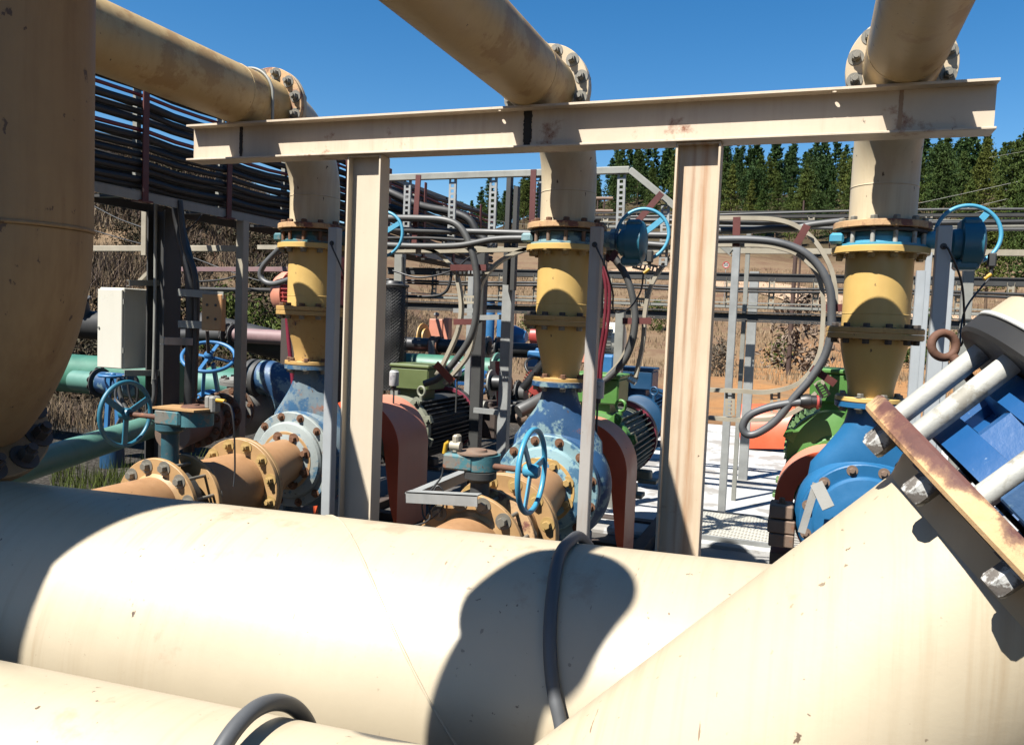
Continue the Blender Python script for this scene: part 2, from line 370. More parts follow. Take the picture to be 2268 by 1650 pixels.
# ================================================================== big header, front pipe, branch
def hdr(X): return A(X, 1.65+.10*X, .931+.0*X)          # axis of the big header
hd = unit((1, .10, 0)); RH = .305
def hdr(X): return A(X, 1.65+.10*X, .928)
p0, p1 = hdr(-3.6), hdr(3.2)
hp = thing('header_pipe', 'biggest horizontal cream pipe crossing the foreground with a spiral weld seam', 'pipe', (0, 1.65, .928-RH))
b = MB(); Lh = np.linalg.norm(p1-p0)
b.lathe(p0, hd, [(t, RH) for t in np.linspace(0, Lh, 60)], 96)
obj('pipe_shell', b, M['cream_header'], hp)
n_ = unit(np.cross(hd, Z_)); 
def on_header(X, phi, r): return hdr(X)+r*(-math.cos(phi)*np.cross(Z_, hd)+math.sin(phi)*Z_)   # phi 0 front, pi/2 top
def seam(X0, dx, name='weld_seam'):
    ph = np.linspace(2.0, -.9, 60); b = MB()
    b.tube([on_header(X0+dx*(2.0-q)/2.0, q, RH+.0004) for q in ph], [.0027+.0005*math.sin(i*2.1) for i in range(60)], 8); obj(name, b, M['cream_header'], hp)
seam(-1.075, .50); seam(.35, .3); seam(-2.6, .3)
# hose looping over the header
def hoop(pt, d, R, r, a0, a1, n=40):
    return [pt+R*(math.cos(t)*(-np.cross(Z_, d))+math.sin(t)*Z_) for t in np.linspace(a0, a1, n)]
pt = hdr(-.497)
pts_ = [(A(-.43, 1.93, 1.0)), A(-.445, 1.86, 1.13), A(-.452, 1.72, 1.225), A(-.449, 1.61, 1.2425), A(-.444, 1.521, 1.234), A(-.427, 1.433, 1.194), A(-.411, 1.372, 1.14), A(-.395, 1.336, 1.09), A(-.381, 1.318, 1.051), A(-.367, 1.307, 1.018), A(-.34, 1.292, .94), A(-.31, 1.31, .82), A(-.29, 1.36, .7)]
path = bez(pts_, 4)
b = MB(); b.tube(bez(path, 3), .0125, 14)
solo('cable', b, M['hose'], 'grey cable strapped over the top of the biggest cream pipe', 'cable')
# front pipe
fd = unit((1, .07, 0)); RF = .178
def frp(X): return A(X, 1.05+.07*X, .882)
fp = thing('header_pipe', 'smaller scuffed cream pipe at the bottom left corner in front of the biggest pipe', 'pipe', frp(-.8)-A(0, 0, RF))
b = MB(); b.lathe(frp(-3), fd, [(t, RF) for t in np.linspace(0, 5, 50)], 80); obj('pipe_shell', b, M['cream_header'], fp)
path = []
for i in range(22):
    u = i/21; phi = -.7+3.6*u; c_ = frp(HX0+(HX1-HX0)*u)
    path.append(c_+(RF+.014+.022*math.exp(-((phi-1.35)/.6)**2))*(-math.cos(phi)*np.cross(Z_, fd)+math.sin(phi)*Z_))
path = [path[0]+A(-.01, .0, -.2)]+path+[path[-1]+A(.01, 0, -.2)]
b = MB(); b.tube(bez(path, 3), .0135, 14)
solo('hose', b, M['hose'], 'thick grey hose arching over the smaller pipe at the bottom edge', 'hose')
# 45 degree branch with flange
Cf = A(.262, 1.08, 1.436); bd = unit((1, 0, 1)); RB = .178
br = thing('branch_pipe', 'cream pipe slanting up at forty-five degrees on the right with a rusty bolted flange', 'pipe', Cf-bd*1.0)
b = MB(); b.lathe(Cf-bd*1.05, bd, [(0, RB), (.4, RB), (.75, RB), (1.03, RB)], 96); obj('pipe_shell', b, M['cream_header'], br)
RFL = .262; ft = .026
fl = obj('flange', MB().ring(Cf, bd, RFL, RB-.02, ft, 96, .004), M['flange_edge'], br)
b = MB(); b.lathe(Cf-bd*.045, bd, [(0, RB), (.03, RB+.012)], 96, cap=False); obj('weld_bead', b, M['cream'], br)
KB = .226
bolts(fl, Cf-bd*(ft/2), -bd, KB, 12, .0255, .025, M['bolt_white'], ph=.3)
# inclined check valve between the two flanges
LV = .118; C2 = Cf+bd*(LV+ft)
cv = thing('check_valve', 'bright blue valve body clamped by long grey studs at the right edge', 'valve', Cf)
b = MB(); b.lathe(Cf+bd*.02, bd, [(0, .10), (.001, .205), (.035, .205), (.04, .168), (LV-.05, .168), (LV-.045, .205), (LV-.01, .205), (LV-.009, .1)], 72)
obj('body', b, M['deep_blue'], cv)
e1 = unit(np.cross(bd, Y_)); e2 = np.cross(e1, bd)      # e1 in XZ plane, e2 ~ Y
if e1[2] < 0: e1 = -e1
for k in range(6):
    a = 2*PI*(k+.25)/6; rad = math.cos(a)*e1+math.sin(a)*Y_; tan = np.cross(bd, rad)
    b = MB().box(Cf+bd*(LV/2+.01)+rad*.178, (LV-.025, .125, .04), np.stack([bd, tan, rad], 1), .012); obj('rib', b, M['deep_blue'], cv)
for k in range(12):
    a = 2*PI*(k+.3)/12; rad = math.cos(a)*np.cross(bd, Z_)/np.linalg.norm(np.cross(bd, Z_))
    ee = unit(np.cross(bd, Z_)); ff = np.cross(ee, bd); q = Cf+KB*(math.cos(a)*ee+math.sin(a)*ff)
    b = MB().cyl(q+bd*(ft/2), q+bd*(LV+ft), .0125, n=24); obj('stud', b, M['stud'], cv)
q = Cf-np.cross(Y_, bd)*0
up1 = unit(np.cross(bd, Y_)); up1 = up1 if up1[2] > 0 else -up1
er = atY(2090, 765, 1.16); ev = unit(er-(Cf+bd*.075))
b = MB().torus(er, unit(A(-.35, .9, -.1)), .0158, .0054, 36, 14); b.cyl(Cf+bd*.075+ev*.15, er-ev*.018, .0062, n=14)
obj('lifting_eye', b, M['rust'], cv)
fr1 = unit(-Y_+.25*up1); tn = np.cross(bd, fr1)
b = MB().box(Cf+bd*.052+fr1*.213+up1*.05, (.06, .075, .008), np.stack([bd, tn, fr1], 1), .002); obj('name_plate', b, M['blue_worn'], cv)
b = MB().box(Cf+bd*.062+fr1*.235-up1*.07, (.05, .19, .004), np.stack([bd, tn, unit(fr1)], 1), .001); obj('bracket_plate', b, M['gasket'], cv)
b = MB().box(Cf+bd*.10+fr1*.225-up1*.085, (.07, .16, .01), np.stack([bd, tn, fr1], 1), .002); obj('cover_plate', b, M['dark_rust'], cv)
el = thing('elbow_pipe', 'cream pipe end with a dark-faced flange above the blue valve at the right edge', 'pipe', C2)
f2 = obj('flange', MB().ring(C2, bd, RFL, .05, ft, 96, .004), M['black_dull'], el)
obj('gasket', MB().ring(C2+bd*.0155, bd, RFL+.001, .05, .005, 96, .001), M['gasket'], el)
b = MB(); b.lathe(C2+bd*.018, bd, [(0, .05), (.0, RFL-.004), (.03, RFL-.006), (.036, RFL-.02)], 96, cap=False)
b.lathe(C2+bd*.05, bd, [(0, RFL-.02), (.02, RB+.03), (.05, RB)], 96, cap=False)
cc = C2+bd*.1+np.cross(Y_, bd)*0
v2 = up1
ecc = C2+bd*.1-unit(A(1, 0, -1))*-.0
cen = C2+bd*.1+unit(A(-1, 0, 1))*.45
pth = arc(cen, unit(A(1, 0, -1)), bd, .45, 0, PI/4, 14)
b.tube(list(pth)+[pth[-1]+A(0, 0, .7)], RB, 72)
obj('pipe_shell', b, M['cream'], el)
# ================================================================== riser with elbow at the left edge
rx, ry = -1.895, 1.50; RP = .162
rz = 1.885
rs = thing('riser_pipe', 'shaded cream riser filling the left edge, bending left to a bolted flange', 'pipe', (rx, ry, 1.2))
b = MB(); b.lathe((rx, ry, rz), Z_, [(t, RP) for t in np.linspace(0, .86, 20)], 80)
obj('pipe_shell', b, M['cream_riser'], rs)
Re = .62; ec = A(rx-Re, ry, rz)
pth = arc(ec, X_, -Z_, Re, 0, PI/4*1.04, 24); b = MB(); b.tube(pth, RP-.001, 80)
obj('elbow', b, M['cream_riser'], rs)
# mitred weld: ellipse tilted
b = MB(); t = np.arange(64)*2*PI/64
b.tube([A(rx+RP*math.cos(a), ry+RP*math.sin(a), rz+.004) for a in t], .0055, 8, closed=True); obj('weld_seam', b, M['cream_riser'], rs)
ed = unit(pth[-1]-pth[-2]); fe = pth[-1]+ed*.05
f3 = obj('flange', MB().ring(fe, ed, .235, RP-.02, .028, 80, .004), M['cream_riser'], rs)
bolts(f3, fe-ed*.014, -ed, .2, 12, .04, .03, M['bolt_dark'], ph=.2, shank=.02)
b = MB(); b.lathe(fe+ed*.016, ed, [(0, .05), (.001, .2), (.05, .2), (.08, .17), (.2, .17), (.23, .235), (.26, .235)], 64)
solo('valve_body', b, M['teal'], 'dark valve bolted under the shaded left riser flange', 'valve')
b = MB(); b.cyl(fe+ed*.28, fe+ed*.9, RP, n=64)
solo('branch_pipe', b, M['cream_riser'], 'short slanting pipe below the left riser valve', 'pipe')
# ================================================================== steel frame
fr = thing('steel_frame', 'cream steel frame, an I-beam on two H columns across the view', 'steel frame', (-1.4, 3.85, 0))
zb0, zb1 = 2.56, 2.765; bx0, bx1 = -3.47, .66; yb = 3.85
beam = MB()
beam.box(((bx0+bx1)/2, yb, (zb0+zb1)/2), (bx1-bx0, .008, zb1-zb0-.022))
beam.box(((bx0+bx1)/2, yb, zb0+.0055), (bx1-bx0, .134, .011), bev=.002)
def flange_holes(xs):                                              # top flange with round bolt holes
    x0 = bx0; y0, y1 = yb-.067, yb+.067; z0, z1 = zb1-.011, zb1
    segs = []
    for x in xs: segs += [(x0, x-.03, None), (x-.03, x+.03, x)]; x0 = x+.03
    segs.append((x0, bx1, None))
    for a, c, h in segs:
        if h is None: beam.box(((a+c)/2, yb, (z0+z1)/2), (c-a, y1-y0, z1-z0)); continue
        beam.box((h, yb+.0335, (z0+z1)/2), (.06, .067, z1-z0))
        n = 24; hc = A(h, yb-.036, 0); V = []
        for k in range(n):
            t = 2*PI*k/n+PI/4; ca, sa = math.cos(t), math.sin(t); q = max(abs(ca)/.03, abs(sa)/(.031))
            o = hc+A(ca/q, sa/q if sa < 0 else min(sa/q, .036), 0); i = hc+A(ca, sa, 0)*.0105
            V += [A(o[0], max(o[1], y0), z0), A(o[0], max(o[1], y0), z1), A(i[0], i[1], z0), A(i[0], i[1], z1)]
        Fs = []
        for k in range(n):
            j = (k+1) % n; a_, b_ = k*4, j*4
            Fs += [(a_, b_, b_+2, a_+2), (a_+1, a_+3, b_+3, b_+1), (a_+2, b_+2, b_+3, a_+3), (a_, a_+1, b_+1, b_)]
        beam.add(V, Fs)
flange_holes([-1.53, .035])
obj('beam', beam, M['beam'], fr)
for xs in (-3.13, -1.385, .305):
    w = {-3.13: .012, -1.385: .024, .305: .009}[xs]; b = MB(); poly = []
    zz = np.linspace(zb0+.014, zb1-.013, 26)
    for z in zz: poly.append((xs-w*(.8+.22*rng.random())*(1 if z > zb0+.04 else .75), z))
    for z in zz[::-1]: poly.append((xs+w*(.8+.25*rng.random())*(1 if z > zb0+.04 else .75), z))
    b.prism(poly, (0, yb-.0062, 0), X_, Z_, (0, .0015, 0)); obj('tar_stain', b, M['tar'] if xs < 0 else M['brown_stain'], fr)
for cx_, mat in ((-2.29, 'column_clean'), (-.532, 'column_stain')):
    b = MB(); hw = .1025
    for s in (-1, 1): b.box((cx_+s*(hw-.0055), yb, 1.277), (.011, .10, 2.546), bev=.0015)
    b.box((cx_, yb, 1.277), (2*hw-.022, .008, 2.546)); b.box((cx_, yb, 2.553), (.2, .096, .008)); b.box((cx_, yb, .008), (.3, .25, .016))
    o = obj('column', b, M[mat], fr)
# ================================================================== overhead pipes and discharge stacks
SX = {'left': -3.135, 'middle': -1.382, 'right': .315}; YS = 4.6; ZO = 2.927; RE = .457; YE = YS-RE-.02
lab_o = {'left': 'upper left overhead cream pipe with a thin U-bolt near its flange',
         'middle': 'overhead cream pipe in the middle of the sky resting on the beam', 'right': 'overhead cream pipe at the upper right crossing the beam end'}
lab_e = {'left': 'cream elbow dropping behind the left end of the beam', 'middle': 'cream elbow dropping behind the middle of the beam',
         'right': 'cream elbow dropping behind the right end of the beam'}
GO = 'overhead delivery pipes resting on the beam'
for k, X in SX.items():
    y_near = {'left': -1.2, 'middle': 2.0, 'right': -1.5}[k]
    t = thing('overhead_pipe', lab_o[k], 'pipe', (X, YE, ZO-RP), GO)
    b = MB(); b.lathe((X, YE-.02, ZO), -Y_, [(q, RP) for q in np.linspace(0, YE-y_near, 40)], 80); obj('pipe_shell', b, M['cream_overhead'], t)
    if k == 'middle':
        hb = arc(A(X-.5, 2.0, ZO), X_, -Y_, .5, 0, PI/2*.98, 20); vb_ = arc(A(-1.87, 1.5, ZO-.44), Z_, -X_, .0001, 0, 1, 2)
        pe = list(hb)+list(bez([hb[-1], A(-1.89, 1.5, ZO-.02), A(-1.895, 1.5, ZO-.15), A(-1.895, 1.5, ZO-.46)], 6)[1:]); obj('end_elbow', MB().tube(pe, RP, 48), M['cream_overhead'], t)
    b = MB(); b.torus((X, YE-.36, ZO), Y_, RP-.001, .003, 64, 8); obj('weld_seam', b, M['cream_overhead'], t)
    fy = YE-.02
    f = obj('flange', MB().ring((X, fy, ZO), Y_, .235, RP-.02, .028, 72), M['cream'] if k != 'left' else M['rust_flange'], t)
    bolts(f, (X, fy-.014, ZO), -Y_, .2, 12, .036, .026, M['bolt'], ph=.5, shank=.018)
    if k == 'left':
        ub = [A(X+(RP+.011)*math.cos(a), yb+.055, ZO+(RP+.011)*math.sin(a)) for a in np.linspace(-.25, PI+.25, 40)]
        ub = [A(X+RP+.011, yb+.055, zb1-.06)]+[A(X+RP+.011, yb+.055, zb1+.03)]+ub[4:-4]+[A(X-RP-.011, yb+.055, zb1+.03), A(X-RP-.011, yb+.055, zb1-.06)]
        b = MB().tube(ub, .0085, 12)
        for s in (-1, 1): b.hexa((X+s*(RP+.011), yb+.055, zb1-.012), -Z_, .028, .02)
        solo('u_bolt', b, M['galv_dull'], 'thin grey U-bolt clamping the left overhead pipe to the beam', 'pipe clamp')
    e = thing('elbow_pipe', lab_e[k], 'pipe elbow', (X, YS, 2.25), 'discharge elbows behind the beam')
    fy2 = YE+.012
    f = obj('flange', MB().ring((X, fy2, ZO), Y_, .235, RP-.02, .028, 72), M['cream'], e)
    bolts(f, (X, fy2+.014, ZO), Y_, .2, 12, .036, .024, M['bolt'], ph=.5)
    b = MB(); c0 = A(X, YE+.02, ZO-RE)
    pth = arc(c0, Z_, Y_, RE, 0, PI/2, 28); pth[:, 1] += 0
    b.tube([A(X, fy2, ZO)]+list(pth)+[A(X, YE+.02+RE, 2.37), A(X, YE+.02+RE, 2.262)], RP, 80); obj('pipe_shell', b, M['cream_elbow'], e)
    b = MB(); b.torus((X, YE+.02+RE, ZO-RE-.005), Z_, RP-.001, .0038, 64, 8); obj('weld_seam', b, M['cream_elbow'], e)
    f = obj('flange', MB().ring((X, YS, 2.264), Z_, .235, RP-.02, .034, 72), M['rust_flange'], e)
    bolts(f, (X, YS, 2.281), Z_, .2, 12, .032, .02, M['bolt_rust'] if k != 'right' else M['bolt'], ph=.5)
# ================================================================== butterfly valves, spools, reducers, pumps
def wheel_parts(parent, c, d, R, m, r=.0115, dish=.0, spokes=3, ph=0.0, hubr=.03, hubl=.05):
    """handwheel, axis d, as child part with hub and spokes in one mesh plus the rim"""
    d = unit(d); e = Z_ if abs(d[2]) < .9 else X_; e1 = unit(np.cross(d, e)); e2 = np.cross(e1, d); c = np.array(c, float)
    w = obj('handwheel', MB().torus(c, d, R, r, 56, 14), m, parent)
    for i in range(spokes):
        a = 2*PI*i/spokes+ph; rad = math.cos(a)*e1+math.sin(a)*e2; tn = np.cross(d, rad)
        obj('spoke', MB().box(c+rad*R*.52-d*.004, (R*.94, .034, .010), np.stack([rad, tn, d], 1), .002), m, w)
    obj('hub', MB().lathe(c-d*hubl*.6, d, [(0, hubr*.8), (hubl*.2, hubr), (hubl, hubr), (hubl*1.2, hubr*.7)], 24), m, w)
    return w
VC = {'left': 'teal', 'middle': 'teal', 'right': 'sky_blue'}
GW = {'left': 'left discharge stack', 'middle': 'middle discharge stack', 'right': 'right discharge stack'}
for k, X in SX.items():
    vb = M[VC[k]] if k != 'middle' else M['blue_face']
    t = thing('butterfly_valve', {'left': 'weathered teal wafer valve with a half hidden handwheel on the left discharge stack',
        'middle': 'butterfly valve with bright blue handwheel beside the middle discharge stack',
        'right': 'bright sky-blue butterfly valve with handwheel on the right discharge stack'}[k], 'valve', (X, YS, 2.16), 'butterfly valves on the discharge stacks')
    b = MB(); b.lathe((X, YS, 2.157), Z_, [(0, .1), (.001, .213), (.012, .213), (.016, .19), (.045, .186), (.048, .165), (.070, .165), (.071, .1)], 64)
    obj('body', b, vb, t)
    obj('seat_ring', MB().ring((X, YS, 2.235), Z_, .2165, .12, .014, 64, .002), M['dark_steel'] if k != 'right' else M['bolt_dark'], t)
    for i in range(12):
        a = 2*PI*(i+.5)/12; q = A(X+.2*math.cos(a), YS+.2*math.sin(a), 0)
        obj('stud', MB().cyl(q+A(0, 0, 2.15), q+A(0, 0, 2.25), .0115, n=14), M['stud'] if k == 'right' else (M['bolt_rust'] if k == 'left' else M['rust_brown']), t)
    obj('bearing_lug', MB().box((X-.215, YS-.06, 2.198), (.07, .10, .055), bev=.012), vb, t)
    obj('shaft', MB().lathe((X+.17, YS, 2.2), X_, [(0, .045), (.1, .045), (.101, .06), (.13, .06), (.131, .035), (.19, .035)], 24), vb, t)
    gx = X+.375; gm = M['wheel_teal']
    g = obj('gearbox', MB().lathe((gx-.06, YS, 2.18), X_, [(0, .055), (.015, .075), (.05, .08), (.055, .112), (.14, .112), (.15, .095), (.16, .05)], 36)
            .box((gx+.03, YS+.03, 2.275), (.09, .16, .07), bev=.015).box((gx+.02, YS, 2.075), (.11, .11, .05), bev=.012), gm, t)
    obj('limit_switch', MB().box((gx+.13, YS-.03, 2.10), (.035, .04, .07), bev=.006).cyl((gx+.13, YS-.03, 2.07), (gx+.13, YS-.03, 2.03), .009, n=12), M['dark_steel'], t)
    obj('cable_plug', MB().cyl((gx+.13, YS-.03, 2.03), (gx+.10, YS-.04, 2.005), .011, n=12), M['yellow_boot'], t)
    wm = M['wheel_blue']
    wc = A(gx+.045, YS+.15, 2.245)
    w = wheel_parts(t, wc, unit((.08, -1, .12)), .153, wm, .0105, ph={'left': .5, 'middle': .35, 'right': .12}[k])
    obj('wheel_shaft', MB().cyl(wc-A(0, .1, .01), wc, .014, n=14), gm, t)
    # spool
    sp = thing('spool_pipe', {'left': 'yellow spool pipe under the teal valve of the left stack', 'middle': 'yellow spool pipe of the middle stack with an arched shadow',
        'right': 'largest looking yellow spool pipe, on the right stack'}[k], 'pipe', (X, YS, 1.7), 'yellow spool pipes of the discharge stacks')
    b = MB(); b.lathe((X, YS, 1.73), Z_, [(0, .164), (.1, .164), (.3, .164), (.41, .164)], 80)
    obj('pipe_shell', b, M['yellow'], sp)
    obj('weld_seam', MB().torus((X, YS, 1.815), Z_, .163, .003, 64, 8), M['yellow'], sp)
    f = obj('flange', MB().ring((X, YS, 2.138), Z_, .235, .14, .034, 72), M['yellow'], sp)
    bolts(f, (X, YS, 2.121), -Z_, .2, 12, .034, .024, M['bolt_yellow'] if k != 'left' else M['bolt'], ph=.5)
    f = obj('flange', MB().ring((X, YS, 1.731), Z_, .235, .14, .028, 72), M['yellow_worn'], sp)
    bolts(f, (X, YS, 1.745), Z_, .2, 12, .032, .018, M['bolt_rust'] if k == 'left' else M['bolt_dark'], ph=.5)
    rd = thing('reducer', {'left': 'dirty yellow reducer under the spool of the left stack, dark at its foot', 'middle': 'yellow reducer of the middle stack above the worn blue pump',
        'right': 'clean yellow reducer of the right stack above the bright blue pump'}[k], 'pipe reducer', (X, YS, 1.37), 'yellow reducers of the discharge stacks')
    b = MB(); b.lathe((X, YS, 1.385), Z_, [(0, .111), (.04, .112), (.09, .121), (.16, .140), (.23, .156), (.27, .162), (.31, .162)], 72)
    obj('cone', b, M['yellow_worn'] if k == 'left' else M['yellow'], rd)
    f = obj('flange', MB().ring((X, YS, 1.701), Z_, .235, .14, .028, 72), M['yellow_worn'], rd)
    bolts(f, (X, YS, 1.687), -Z_, .2, 12, .032, .022, M['bolt'] if k != 'right' else M['bolt_dark'], ph=.5)
    f = obj('flange', MB().ring((X, YS, 1.373), Z_, .172, .09, .024, 64), M['yellow_worn'] if k != 'right' else M['yellow'], rd)
    bolts(f, (X, YS, 1.385), Z_, .145, 8, .03, .018, M['bolt_rust'] if k != 'right' else M['bolt'], ph=.5)
    # pump
    pm = {'left': (M['grey_blue'], M['grey_blue2'], M['grey_blue']), 'middle': (M['blue_worn'], M['blue_worn'], M['blue_face']), 'right': (M['blue'], M['blue'], M['blue'])}[k]
    zc = .745; cxp = X
    p = thing('pump', {'left': 'weathered grey and blue centrifugal pump under the left stack', 'middle': 'flaking dark blue centrifugal pump under the middle stack',
        'right': 'clean bright blue centrifugal pump under the right stack'}[k], 'pump', (X, YS, .2), 'centrifugal pumps under the stacks')
    b = MB(); b.lathe((cxp, YS-.19, zc), Y_, [(0, .1), (.001, .30), (.02, .312), (.045, .312), (.05, .295), (.07, .31), (.10, .33), (.17, .345), (.25, .33), (.29, .29), (.33, .2), (.35, .1)], 72)
    # neck: lofted from wide saddle to the round flange
    V = []; Fs = []; n = 36
    lv = [(.24, .29, .10), (.27, .272, .12), (.36, .205, .12), (.45, .142, .12), (.50, .118, .115), (.55, .106, .106), (.63, .106, .106)]
    for i, (dz, a_, c_) in enumerate(lv):
        cxn = cxp+(X-cxp)*i/6
        for j in range(n):
            t_ = 2*PI*j/n; V.append((cxn+a_*math.cos(t_), YS+c_*math.sin(t_), zc-.12+dz if i == 0 else zc+dz))
    for i in range(len(lv)-1):
        for j in range(n):
            q = (j+1) % n; Fs.append((i*n+j, i*n+q, i*n+n+q, i*n+n+j))
    b.add(V, Fs); obj('casing', b, pm[1], p)
    f = obj('discharge_flange', MB().ring((X, YS, 1.344), Z_, .172, .08, .03, 64), pm[1], p)
    bolts(f, (X, YS, 1.329), -Z_, .145, 8, .03, .022, M['bolt'], ph=.5)
    obj('gasket', MB().ring((X, YS, 1.3605), Z_, .173, .1, .0025, 64, .0005), M['gasket'] if k == 'middle' else M['bolt_dark'], p)
    fc = MB(); fc.ring((cxp, YS-.197, zc), Y_, .312, .2, .03, 80, .006); cov = obj('cover_ring', fc, pm[2], p)
    bolts(cov, (cxp, YS-.212, zc), -Y_, .284, 12, .028, .02, M['bolt_rust'] if k != 'right' else M['rust_brown'], ph=.5, shank=.012)
    fc = MB(); fc.lathe((cxp, YS-.185, zc), -Y_, [(0, .252), (.045, .250), (.06, .238), (.066, .215), (.075, .17), (.085, .14)], 64)
    fc.lathe((cxp, YS-.2, zc), -Y_, [(0, .16), (.04, .14), (.06, .137)], 48)
    obj('suction_cover', fc, pm[2], p)
    b = MB()
    for s in (-1, 1): b.box((cxp+s*.17, YS+.02, .28), (.08, .2, .36), bev=.01)
    b.box((cxp, YS+.02, .13), (.5, .3, .05), bev=.006); obj('foot', b, pm[1], p)
    b = MB(); b.lathe((cxp, YS+.2, zc), Y_, [(0, .2), (.08, .17), (.1, .12), (.36, .115), (.37, .14), (.42, .14), (.43, .05), (.52, .03), (.62, .03)], 40); obj('bearing_housing', b, pm[1], p)
    # suction pipe pieces
BF = {'left': [3.25, 3.42, 3.90], 'middle': [3.31, 3.47, 3.72]}
ZS = .66; ZP = .745; RSU = .165; RM = .198
for k, (y0, y1, y2) in BF.items():
    X = SX[k]; y3 = YS-.235
    t = thing('suction_pipe', f'tan suction pipe running from the header area to the butterfly valve of the {k} pump', 'pipe', (X, 2.5, ZS-RSU), 'tan suction pipes feeding the pumps')
    obj('pipe_shell', MB().lathe((X, y0, ZS), -Y_, [(0, RSU), (.03, RSU), (.5, RSU), (1.0, RSU), (1.5, RSU)], 72), M['tan'], t)
    obj('weld_bead', MB().lathe((X, y0-.013, ZS), -Y_, [(0, RSU+.016), (.018, RSU)], 72, cap=False), M['tan_flange'], t)
    f = obj('flange', MB().ring((X, y0, ZS), Y_, .26, RSU-.02, .028, 72), M['tan_flange'], t)
    bolts(f, (X, y0-.014, ZS), -Y_, .222, 12, .038, .028, M['bolt'], ph=.5)
    t = thing('suction_spool', f'short tan flanged spool between valve and middle flange before the {k} pump', 'pipe', (X, (y1+y2)/2, ZS-RSU), 'tan suction spools')
    obj('pipe_shell', MB().lathe((X, y1, ZS), Y_, [(0, RSU), (.03, RSU), (.09, RM), (y2-y1, RM)], 72), M['tan'], t)
    f = obj('flange', MB().ring((X, y1+.013, ZS), Y_, .255, RSU-.02, .028, 72), M['tan_flange'] if k == 'left' else M['rust_flange'], t)
    bolts(f, (X, y1+.027, ZS), Y_, .222, 12, .036, .022, M['bolt'], ph=.5)
    f = obj('flange', MB().ring((X, y2-.015, ZS), Y_, .285, RSU, .028, 72), M['tan_flange'], t)
    bolts(f, (X, y2-.029, ZS), -Y_, .248, 12, .038, .026, M['bolt_yellow'], ph=.5, shank=.016 if k == 'left' else 0)
    t = thing('suction_reducer', f'tan eccentric reducer bolted to the face of the {k} pump', 'pipe reducer', (X, (y2+y3)/2, ZS-RSU), 'tan reducers at the pump faces')
    V = []; Fs = []; n = 56
    for i, u in enumerate(np.linspace(0, 1, 10)):
        e_ = u*u*(3-2*u); rr_ = RM+(.140-RM)*e_; zz_ = ZS+(ZP-ZS)*e_
        V += [(X+rr_*math.cos(q), y2+(y3-y2)*u, zz_+rr_*math.sin(q)) for q in np.arange(n)*2*PI/n]
    for i in range(9):
        for j in range(n): Fs.append((i*n+j, i*n+(j+1) % n, i*n+n+(j+1) % n, i*n+n+j))
    obj('cone', MB().add(V, Fs), M['tan'], t)
    obj('flange', MB().ring((X, y2+.016, ZS), Y_, .285, RSU, .028, 72), M['tan_flange'], t)
    f = obj('flange', MB().ring((X, y3-.012, ZP), Y_, .19, .12, .026, 64), M['tan_flange'] if k == 'left' else M['yellow_worn'], t)
    bolts(f, (X, y3-.025, ZP), -Y_, .158, 8, .038, .026, M['bolt_rust'] if k == 'left' else M['bolt_yellow'], ph=.5)
    # lower butterfly valve with gear operator
    v = thing('butterfly_valve', {'left': 'rusty teal gear-operated valve with a dark teal handwheel on the left suction pipe',
                                  'middle': 'gear-operated valve with a bright blue edge-on handwheel on the middle suction pipe'}[k], 'valve', (X, (y0+y1)/2, ZS), 'gear-operated valves on the suction pipes')
    ym = (y0+y1)/2; gap = (y1-y0)
    obj('body', MB().ring((X, ym, ZS), Y_, .19, .1, gap*.62, 56, .01).box((X-.05, ym, ZS+.2), (.06, gap*.6, .03), bev=.008), M['dark_steel'] if k == 'left' else M['dark_rust'], v)
    for i in range(12):
        a = 2*PI*(i+.5)/12
        q = A(X+.222*math.cos(a), 0, ZS+.222*math.sin(a)); obj('stud', MB().cyl(q+Y_*(y0), q+Y_*(y1+.02), .009, n=12), M['bolt'], v)
    zg = {'left': 1.13, 'middle': 1.05}[k]
    obj('neck', MB().lathe((X, ym, ZS+.15), Z_, [(0, .055), (.03, .045), (zg-ZS-.24, .045), (zg-ZS-.22, .075), (zg-ZS-.19, .075)], 28), M['neck_teal'] if k == 'left' else M['dark_steel'], v)
    gmt = M['teal']
    if k == 'left':
        g = obj('gearbox', MB().box((X+.03, ym+.01, zg), (.17, .15, .085), bev=.012).lathe((X+.11, ym+.05, zg-.042), Z_, [(0, .1), (.084, .1)], 40), gmt, v)
        obj('cover_plate', MB().prism([(-.07, -.075), (.2, -.075), (.23, .05), (.1, .12), (-.07, .07)], (X+.01, ym+.01, zg+.043), X_, Y_, (0, 0, .01)), M['tan_flange'], v)
        obj('indicator_disc', MB().lathe((X+.12, ym+.05, zg+.054), Z_, [(0, .075), (.008, .07), (.009, .02), (.016, .018)], 36), M['rust'], v)
        wc = A(X-.30, ym-.005, zg-.01); sd = -X_; R = .172
        obj('limit_switch', MB().box((X+.2, ym+.06, zg+.085), (.035, .045, .07), bev=.008).box((X+.235, ym+.06, zg+.075), (.04, .06, .09), bev=.01), M['iron_grey'], v)
        obj('cable_plug', MB().cyl((X+.255, ym+.05, zg+.10), (X+.31, ym+.05, zg+.098), .011, n=12), M['yellow_boot'], v)
    else:
        g = obj('gearbox', MB().box((X-.09, ym, zg), (.15, .13, .075), bev=.01).lathe((X-.01, ym+.03, zg-.035), Z_, [(0, .09), (.07, .09)], 36), gmt, v)
        obj('cover_plate', MB().lathe((X-.03, ym+.02, zg+.037), Z_, [(0, .095), (.008, .095), (.009, .05), (.02, .045), (.021, .02)], 36), M['rust_brown'], v)
        wc = A(X+.255, ym-.02, zg-.01); sd = X_; R = .185
        obj('limit_switch', MB().box((X-.115, ym-.02, zg+.08), (.03, .05, .085), bev=.008).cyl((X-.14, ym-.03, zg+.07), (X-.09, ym-.03, zg+.07), .022, n=20), M['galv_cream'], v)
